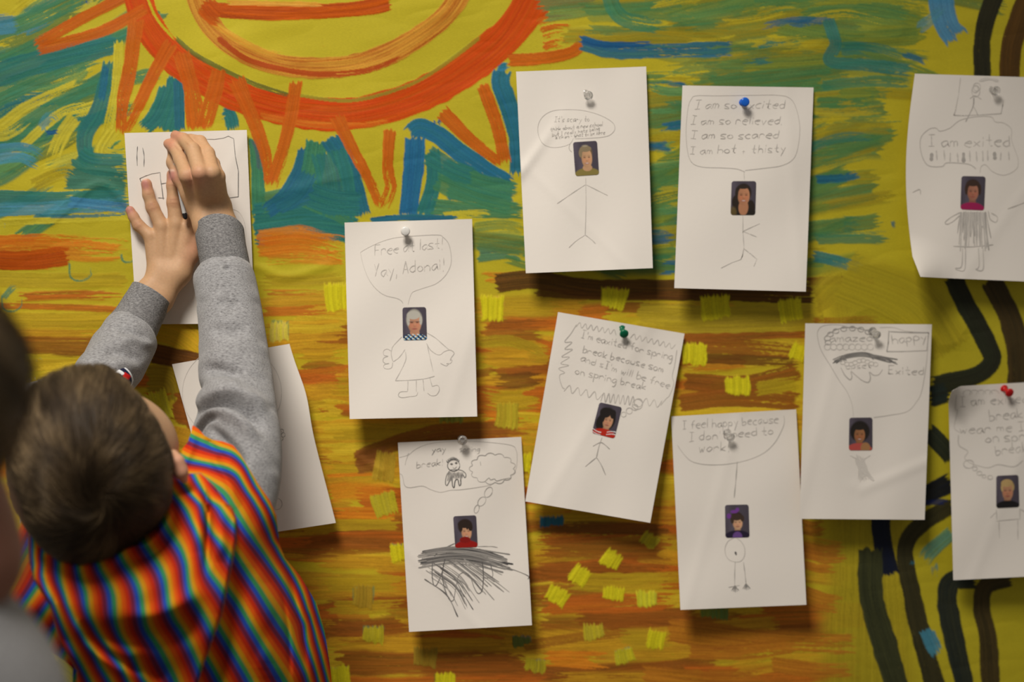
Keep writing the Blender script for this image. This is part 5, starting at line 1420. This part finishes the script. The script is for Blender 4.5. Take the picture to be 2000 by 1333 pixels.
# --- rainbow smock
def samp(lines, step=26):
    P, V = [], []
    for ph, pl in lines:
        L = np.hypot(*np.diff(np.array(pl, float), axis=0).T).sum()
        for q in catmull(pl, max(2, int(L / step) + 1)):
            P.append(q)
            V.append(ph)
    return np.array(P), np.array(V, float)
ST_C = [(0, [(377, 853), (403, 864), (431, 877), (456, 884), (470, 896), (487, 925), (503, 956), (520, 982), (534, 1009), (545, 1050)]), (-1, [(368, 897), (397, 904), (427, 911), (460, 921), (475, 945), (495, 974), (508, 997), (530, 1045), (552, 1090)]),
        (-2, [(368, 929), (384, 929), (400, 933), (427, 956), (441, 966), (458, 995), (476, 1023), (495, 1052), (511, 1074), (535, 1109), (556, 1140), (577, 1178), (598, 1220)]), (-3, [(462, 1084), (484, 1119), (505, 1150), (525, 1183), (546, 1216), (568, 1252), (596, 1310), (606, 1340)]),
        (-4, [(449, 1156), (470, 1185), (484, 1211), (505, 1246), (525, 1279), (552, 1324), (570, 1360)]), (-5, [(427, 1224), (447, 1257), (464, 1285), (488, 1326), (510, 1370)]), (-6, [(406, 1287), (427, 1324), (450, 1370)]), (-1, [(600, 1190), (622, 1260), (640, 1330)]), (-7, [(380, 1340), (400, 1390)])]
ST_B = [(0, [(337, 960), (349, 974), (364, 995), (378, 1025), (388, 1042), (397, 1073), (401, 1095), (409, 1117), (427, 1140), (441, 1162)]), (-1, [(325, 1030), (339, 1050), (350, 1066), (361, 1087), (368, 1117), (369, 1146), (382, 1175), (398, 1199), (416, 1236)]),
        (-2, [(300, 1087), (312, 1105), (325, 1138), (329, 1175), (337, 1203), (351, 1224), (365, 1248), (376, 1271), (390, 1302)]), (-3, [(244, 1102), (265, 1131), (275, 1160), (281, 1200), (289, 1234), (305, 1255), (318, 1277), (340, 1320)]),
        (-4, [(196, 1112), (210, 1134), (222, 1163), (225, 1200), (233, 1239), (254, 1269), (278, 1324)]), (-5, [(159, 1134), (169, 1160), (172, 1192), (185, 1224), (212, 1266), (238, 1303)]), (-6, [(116, 1099), (117, 1128), (127, 1165), (138, 1197), (159, 1234), (170, 1255), (185, 1277), (198, 1304)]),
        (-7, [(82, 1091), (83, 1128), (92, 1152), (106, 1178), (116, 1205), (130, 1240), (152, 1284)]), (-8, [(66, 1070), (68, 1104)]), (1, [(372, 964), (386, 972), (395, 984), (403, 1025), (417, 1044), (433, 1060), (452, 1089)]), (2, [(405, 976), (427, 986), (437, 999), (447, 1018), (460, 1030)]), (-3, [(350, 1345), (372, 1400)]), (-5, [(256, 1340), (280, 1400)])]
ST_A = [(0, [(53, 1078), (40, 1102)]), (1, [(77, 1141), (53, 1176), (37, 1202)]), (2, [(93, 1189), (77, 1213), (63, 1240)]), (3, [(106, 1232), (93, 1262)]), (-0.83, [(46, 1010), (33, 1040), (22, 1066)])]
fC, fB, fA = (tps(*samp(s_), reg=0.02) for s_ in (ST_C, ST_B, ST_A))
DEP = [(378, 835, .212), (407, 862, .224), (440, 872, .232), (470, 892, .238), (506, 948, .246), (540, 1008, .240), (548, 1062, .226), (590, 1125, .200), (634, 1234, .190), (648, 1333, .188), (652, 1490, .186), (430, 950, .270), (400, 1000, .296), (480, 1050, .292), (350, 1060, .326), (420, 1120, .325), (510, 1150, .286),
       (570, 1200, .246), (300, 1150, .354), (400, 1230, .334), (500, 1280, .298), (590, 1320, .250), (250, 1250, .340), (300, 1333, .318), (200, 1130, .340), (150, 1150, .330), (100, 1100, .302), (62, 1060, .272), (46, 1008, .238), (16, 1120, .228), (16, 1160, .230), (64, 1190, .288), (50, 1230, .250), (125, 1290, .286), (142, 1333, .262),
       (200, 1333, .306), (340, 960, .278), (300, 1010, .300), (250, 1060, .318), (200, 1060, .315), (120, 1040, .285), (142, 1490, .245), (250, 1490, .295), (400, 1490, .295), (560, 1490, .255), (340, 900, .245), (170, 985, .27), (250, 960, .27)]
DEP = np.array(DEP)
fD = tps(DEP[:, :2], DEP[:, 2], reg=0.0005)
XL = np.array([(832, 376), (845, 373), (862, 368), (880, 354), (900, 334), (930, 316), (960, 280), (985, 190), (1000, 60), (1010, 46), (1040, 32), (1080, 20), (1120, 14), (1160, 14), (1190, 22), (1230, 50), (1260, 85), (1290, 125), (1308, 142), (1340, 142), (1490, 140)], float)
XR = np.array([(832, 379), (840, 389), (852, 400), (859, 412), (863, 436), (870, 455), (888, 470), (918, 488), (948, 506), (978, 527), (1008, 540), (1060, 545), (1090, 556), (1125, 586), (1181, 619), (1234, 634), (1304, 645), (1333, 648), (1490, 652)], float)
FL = np.array([(925, 392), (953, 421), (976, 436), (995, 454), (1015, 462), (1054, 462), (1094, 455), (1199, 434), (1304, 396), (1340, 385), (1490, 340)], float)
AL = np.array([(1000, 56), (1062, 56), (1100, 58), (1132, 66), (1181, 98), (1251, 115), (1310, 150), (1490, 150)], float)
ys = np.concatenate([np.arange(832, 1340, 1.6), np.linspace(1342, 1490, 30)])
tcol = np.linspace(0, 1, 330)
yy = np.repeat(ys[:, None], 330, 1)
xl, xr = np.interp(ys, XL[:, 0], XL[:, 1])[:, None], np.interp(ys, XR[:, 0], XR[:, 1])[:, None]
xx = xl + (xr - xl) * tcol[None, :]
Fx, Ax = np.interp(yy, FL[:, 0], FL[:, 1]), np.interp(yy, AL[:, 0], AL[:, 1])
inB = (xx < Fx) & (yy > 925) & ~((xx < Ax) & (yy > 985))
inA = (xx < Ax) & (yy > 985)
inC = ~inB & ~inA
stripe = np.where(inA, fA(xx, yy), np.where(inB, fB(xx, yy), fC(xx, yy)))
dd = fD(xx, yy)
fade = smooth(930, 1010, yy)
dd += np.where(inB, 0.014 * np.exp(-np.clip(Fx - xx, 0, None) / 46) * smooth(-1, 5, Fx - xx) * fade, 0) - np.where(inC, 0.005 * np.exp(-np.clip(xx - Fx, 0, None) / 34) * fade, 0)
dd += np.where(inB & (yy > 1000), 0.011 * np.exp(-np.clip(xx - Ax, 0, None) / 36) * smooth(-1, 5, xx - Ax), 0) - np.where(inA, 0.004 * np.exp(-np.clip(Ax - xx, 0, None) / 20), 0)
for pl, am, wd in [([(394, 940), (405, 985), (407, 1024), (403, 1118)], -0.012, 7), ([(378, 955), (386, 1010), (384, 1080)], 0.006, 14), ([(425, 985), (432, 1040), (430, 1100)], 0.006, 14), ([(326, 985), (329, 1013), (291, 1060), (245, 1076), (205, 1112)], 0.008, 8), ([(345, 1000), (340, 1040), (300, 1082), (250, 1098)], -0.006, 9),
                   ([(150, 1222), (220, 1246), (300, 1242), (360, 1224), (402, 1192)], -0.010, 24), ([(225, 1196), (300, 1206), (366, 1172), (404, 1140)], 0.007, 22), ([(476, 1100), (456, 1200), (424, 1300), (400, 1380)], -0.011, 26), ([(520, 1140), (520, 1250), (520, 1333)], 0.005, 30),
                   ([(154, 1212), (196, 1268), (280, 1316)], -0.007, 10), ([(130, 1200), (180, 1270), (240, 1320)], 0.004, 10), ([(104, 1120), (112, 1180), (125, 1235), (156, 1300)], -0.007, 10), ([(88, 1085), (92, 1130)], -0.006, 8), ([(430, 872), (420, 900), (440, 930), (470, 990)], 0.005, 9), ([(400, 850), (420, 880), (450, 905)], -0.004, 8), ([(378, 836), (372, 880), (340, 935)], 0.005, 10),
                   ([(556, 1090), (572, 1160), (590, 1240), (602, 1333)], -0.006, 7), ([(548, 1150), (562, 1230), (568, 1333)], -0.004, 5), ([(250, 1290), (330, 1330)], -0.006, 16), ([(185, 1120), (150, 1130)], -0.004, 12)]:
    dd += am * along(xx, yy, pl, wd)
rS = np.random.default_rng(8)
dd += 0.0016 * (vnoise(rS, yy / 34 + xx / 160, xx / 22) - 0.5)
P_ = AT(xx, yy, dd)
# back panel turned in along its free edges
fr = P_ + 0
smo = Mat('rainbow_cloth', rough=0.82, spec=0.15)
fr_n = smo.n('ShaderNodeMath', operation='FRACT')
smo.l(smo.attr('stripe').outputs['Fac'], fr_n.inputs[0])
rb_ = [S(58, 138, 80), S(204, 142, 18), S(216, 84, 10), S(190, 42, 12), S(112, 34, 60), S(38, 72, 158)]
stops = []
for i, c in enumerate(rb_):
    stops += [((i - 0.36) / 6 + 1 / 12, tuple(c)), ((i + 0.36) / 6 + 1 / 12, tuple(c))]
sh = smo.n('ShaderNodeMath', operation='ADD')
sh.inputs[1].default_value = 1 / 12 + 8.0
fr_n2 = smo.n('ShaderNodeMath', operation='FRACT')
smo.l(smo.attr('stripe').outputs['Fac'], sh.inputs[0])
smo.l(sh.outputs[0], fr_n2.inputs[0])
stops[0] = (0.0, tuple(rb_[0]))
stops[-1] = (0.985, tuple(rb_[5]))
base_c = smo.ramp(fr_n2.outputs[0], stops)
wv = smo.noise(1400, smo.mapping((1, 1, 0.4)), 2)
smo.l(smo.mult(base_c, smo.ramp(wv, [(0.25, (0.88, 0.88, 0.88)), (0.75, (1.08, 1.08, 1.08))])), smo.b.inputs['Base Color'])
smo.bump(wv, 0.25, 0.0006)
me = mesh_np('smock', P_.reshape(-1, 3), grid_faces(len(ys), 330))
set_float(me, 'stripe', stripe.ravel())
smock = link('smock', me, smo.m, boy, 0.0012)
# front panel, towards the wall
fy = np.linspace(1010, 1490, 120)
ft = np.linspace(0, 1, 100)
FY = np.repeat(fy[:, None], 100, 1)
fl, frr = np.interp(fy, XL[:, 0], XL[:, 1])[:, None] + 4, np.interp(fy, XR[:, 0], XR[:, 1])[:, None] - 5
FX = fl + (frr - fl) * ft[None, :]
edge_d = np.interp(FY, ys, dd[:, 0]) * (1 - ft) + np.interp(FY, ys, dd[:, -1]) * ft
FD = edge_d - 0.004 - (0.085 * np.sqrt(np.clip(1 - (2 * ft - 1) ** 2, 0, 1)))[None, :] * smooth(1000, 1100, FY)
me = mesh_np('smock_front', AT(FX, FY, FD).reshape(-1, 3), grid_faces(120, 100))
set_float(me, 'stripe', (FX / 46.0 - FY / 160.0).ravel())
link('smock_front', me, smo.m, boy, 0.0012)

# --- hair
OUT = np.array([(178, 709), (120, 718), (75, 740), (40, 787), (20, 842), (13, 900), (19, 955), (39, 1010), (71, 1060), (116, 1100), (165, 1114), (220, 1102), (268, 1072), (310, 1027), (333, 985), (338, 930), (334, 880), (316, 840), (290, 797), (260, 757), (228, 724), (205, 712)], float)
HC = np.array([178.0, 905.0])
pa = np.arctan2(OUT[:, 1] - HC[1], OUT[:, 0] - HC[0])
pr = np.hypot(OUT[:, 0] - HC[0], OUT[:, 1] - HC[1])
o_ = np.argsort(pa)
pa, pr = pa[o_], pr[o_]
pa3, pr3 = np.concatenate([pa - 2 * math.pi, pa, pa + 2 * math.pi]), np.tile(pr, 3)
def scalp(nv, h=0.0):
    """unit vectors (right, down, towards camera) -> point on the hair cap, h metres above it"""
    nv = nv / np.linalg.norm(nv, axis=-1, keepdims=True)
    ph = np.arctan2(nv[..., 1], nv[..., 0])
    R0 = np.interp(ph, pa3, pr3) - 9.0
    rho = np.hypot(nv[..., 0], nv[..., 1])
    q = rho * (R0 + h / 0.00045)
    d = 0.300 + nv[..., 2] * (np.where(nv[..., 2] > 0, 0.093, 0.085) + h)
    k = (1.55 - 0.30) / (1.55 - d)
    return AT(HC[0] + np.cos(ph) * q * 1.0, HC[1] + np.sin(ph) * q, d) if True else k
tv = np.linspace(0.02, 1.95, 70)
pv = np.linspace(0, 2 * math.pi, 140, endpoint=False)
T_, Pv = np.meshgrid(tv, pv, indexing='ij')
nv = np.stack([np.sin(T_) * np.cos(Pv), np.sin(T_) * np.sin(Pv), np.cos(T_)], -1)
hm = Mat('brown_hair', rough=0.5, spec=0.35)
hm.l(hm.ramp(hm.attr('tint').outputs['Fac'], [(0.0, (0.036, 0.023, 0.012)), (0.5, (0.098, 0.064, 0.032)), (1.0, (0.30, 0.21, 0.11))]), hm.b.inputs['Base Color'])
me = mesh_np('hair', scalp(nv).reshape(-1, 3), grid_faces(70, 140, True))
set_float(me, 'tint', np.full(len(me.vertices), 0.15))
hair = link('hair', me, hm.m, boy)

def strands(name, parent, surf, whorl, n, length, lift, seed, tmax=1.9, swirl=0.9, rad=0.00017, seg=7, mat=None):
    r = np.random.default_rng(seed)
    z = r.uniform(math.cos(tmax), 1.0, n)
    p = r.uniform(0, 2 * math.pi, n)
    s = np.sqrt(1 - z * z)
    v = np.stack([s * np.cos(p), s * np.sin(p), z], -1)
    w = np.asarray(whorl, float)
    w = w / np.linalg.norm(w)
    L = length * r.uniform(0.7, 1.15, n)
    hh = lift * r.uniform(0.35, 1.0, n)
    clump = vnoise(np.random.default_rng(seed + 1), (v[:, 0] + 1) * 9, (v[:, 1] + 1) * 9 + v[:, 2] * 3) - 0.5
    pts = np.empty((n, seg, 3))
    for i in range(seg):
        f = i / (seg - 1)
        pts[:, i] = surf(v, hh * np.sin(min(1.0, f * 1.25) * math.pi * 0.62))
        c = (v @ w)[:, None]
        t = v * c - w
        tn = np.linalg.norm(t, axis=1, keepdims=True)
        t = t / (tn + 1e-6)
        b = np.cross(v, t)
        a = swirl * np.exp(-np.arccos(np.clip(c, -1, 1)) / 0.5) + 0.55 * clump[:, None]
        dr = t * np.cos(a) + b * np.sin(a)
        v = v + dr * (L / (seg - 1))[:, None]
        v /= np.linalg.norm(v, axis=1, keepdims=True)
    cu = bpy.data.hair_curves.new(name)
    cu.add_curves([seg] * n)
    cu.attributes['position'].data.foreach_set('vector', np.ascontiguousarray(pts, np.float32).ravel())
    ra = cu.attributes.get('radius') or cu.attributes.new('radius', 'FLOAT', 'POINT')
    ra.data.foreach_set('value', np.tile(np.linspace(rad, rad * 0.35, seg), n).astype(np.float32))
    ti = cu.attributes.new('tint', 'FLOAT', 'CURVE')
    ti.data.foreach_set('value', np.clip(0.45 + 1.1 * clump + r.normal(0, 0.16, n), 0, 1).astype(np.float32))
    cu.materials.append(mat)
    o = bpy.data.objects.new(name, cu)
    COL.objects.link(o)
    o.parent = parent
    o['kind'] = 'stuff'
    return o
strands('hair_strands', hair, scalp, (0.08, 0.42, 0.9), 15000, 0.36, 0.0048, 4, mat=hm.m)

# --- legs, below the picture
tro = Mat('navy_trousers', rough=0.85)
tro.l(tro.ramp(tro.noise(300), [(0.3, tuple(S(40, 48, 70))), (0.7, tuple(S(58, 68, 92)))]), tro.b.inputs['Base Color'])
sho = Mat('dark_shoe', rough=0.5)
sho.l(sho.ramp(sho.noise(120), [(0.3, (0.02, 0.02, 0.024)), (0.7, (0.04, 0.04, 0.045))]), sho.b.inputs['Base Color'])
def legs(root, hip, spread, facing=(0, 1)):
    hip = np.asarray(hip, float)
    f = np.array([facing[0], facing[1], 0.0])
    s = np.array([facing[1], -facing[0], 0.0])
    g = []
    for k in (-1, 1):
        a, b, c = hip + s * k * spread * 0.8, hip + s * k * spread + f * 0.01, hip + s * k * spread
        b[2], c[2] = hip[2] * 0.52, 0.075
        g.append([cone(a, b, 0.062, 0.050, 0.015), cone(b, c, 0.050, 0.042, 0.015)])
        t = c + f * 0.09
        sm_, _ = sdf_mesh('shoe', [[cone((c[0], c[1], 0.036), (t[0], t[1], 0.030), 0.036, 0.030, 0.01), cone((c[0], c[1], 0.06), (c[0], c[1], 0.036), 0.034, 0.036, 0.01)]], 0.005)
        link('shoe', sm_, sho.m, root)
    m_, _ = sdf_mesh('trousers', [[cone(hip + s * spread * 0.6 + np.array([0, 0, 0.08]), hip - s * spread * 0.6 + np.array([0, 0, 0.08]), 0.066, 0.066, 0.02)] + g[0], g[1]], 0.006)
    link('trousers', m_, tro.m, root)
hp = AT(335, 1500, 0.225)
legs(boy, (hp[0], hp[1], hp[2] - 0.10), 0.062)

# --- pen held between the hands
pe = empty('pen', label='slim grey pen with a black end tucked between the child\'s two hands', cat='pen')
a, b, c = AT(341, 322, .0300), AT(360.5, 419, .0345), AT(362, 425, .0348)
pg = Mat('grey_plastic', rough=0.35)
pg.l(pg.ramp(pg.noise(200), [(0.3, (0.50, 0.50, 0.49)), (0.7, (0.58, 0.58, 0.57))]), pg.b.inputs['Base Color'])
pb = Mat('black_plastic', rough=0.3)
pb.l(pb.ramp(pb.noise(200), [(0.3, (0.012, 0.012, 0.014)), (0.7, (0.02, 0.02, 0.022))]), pb.b.inputs['Base Color'])
m_, _ = sdf_mesh('barrel', [[cone(a, b, 0.0021, 0.0023)]], 0.0006)
link('barrel', m_, pg.m, pe)
m_, _ = sdf_mesh('end_cap', [[cone(b, c, 0.0026, 0.0022)]], 0.0005)
link('end_cap', m_, pb.m, pe)

# ================================================================== the second child, close to the camera at the edge
kid = empty('person', label='child with dark brown hair and grey sweater, cut off at the picture\'s edge', cat='person')
k_ = 0.72
sk2 = S(150, 100, 76)
q = lambda x, y, r, d=k_: (x, y, d, r)
g = [ell(AT(-258, 775, k_ - 0.008), (0.066, 0.060, 0.058), 0.012)]
g += chain([q(-170, 960, 130), q(-118, 1040, 118), q(-62, 1108, 92)], 0.03)
g += chain([q(-330, 1000, 130, .70), q(-350, 1240, 140, .70)], 0.02)
g += chain([q(-250, 850, 16, .81), q(-246, 885, 22, .815), q(-240, 920, 14, .81)], 0.01)
m_, v_ = sdf_mesh('body', [g], 0.004)
set_col(m_, 'skin', np.tile(sk2, (len(v_), 1)))
link('body', m_, skin_m.m, kid)
m_, _ = sdf_mesh('sweater', [chain([q(-125, 1420, 205), q(-330, 1300, 230), q(-640, 1420, 220)], 0.04) + chain([q(-330, 1400, 330), q(-330, 2050, 330)], 0.05) + chain([q(-125, 1420, 195), q(-60, 1750, 150)], 0.04) + chain([q(-640, 1420, 205), q(-720, 1800, 150)], 0.04)], 0.006)
link('sweater', m_, fleece.m, kid)
def cap2(nv, h=0.0):
    nv = nv / np.linalg.norm(nv, axis=-1, keepdims=True)
    c = AT(-258, 768, k_)
    s_ = np.array([0.080, 0.084, 0.070])
    hh = np.asarray(h)[..., None] if np.ndim(h) else h
    bump_ = 0.006 * np.exp(-((nv[..., 0] - 0.93) / 0.3) ** 2 - ((nv[..., 1] + 0.18) / 0.32) ** 2)[..., None]
    w_ = nv * (s_ + hh + bump_)
    return c + w_[..., :1] * CR - w_[..., 1:2] * CU - w_[..., 2:3] * CD
T2, P2 = np.meshgrid(np.linspace(0.02, 2.3, 50), np.linspace(0, 2 * math.pi, 90, endpoint=False), indexing='ij')
n2 = np.stack([np.sin(T2) * np.cos(P2), np.minimum(np.sin(T2) * np.sin(P2), 0.62 + 0.36 * smooth(-0.25, 0.3, np.cos(T2))), np.cos(T2)], -1)
me = mesh_np('hair', cap2(n2).reshape(-1, 3), grid_faces(50, 90, True))
set_float(me, 'tint', np.full(len(me.vertices), 0.12))
h2 = link('hair', me, hm.m, kid)
def cap2s(v, h):
    v = v.copy()
    v[..., 1] = np.minimum(v[..., 1], 0.50 + 0.48 * smooth(-0.25, 0.3, v[..., 2]))
    return cap2(v, h)
strands('hair_strands', h2, cap2s, (-0.3, -0.5, 0.8), 4000, 0.35, 0.004, 9, tmax=2.1, mat=hm.m)
hp = AT(-330, 2000, k_)
legs(kid, (hp[0], hp[1], hp[2] - 0.05), 0.07, (0.35, 0.94))
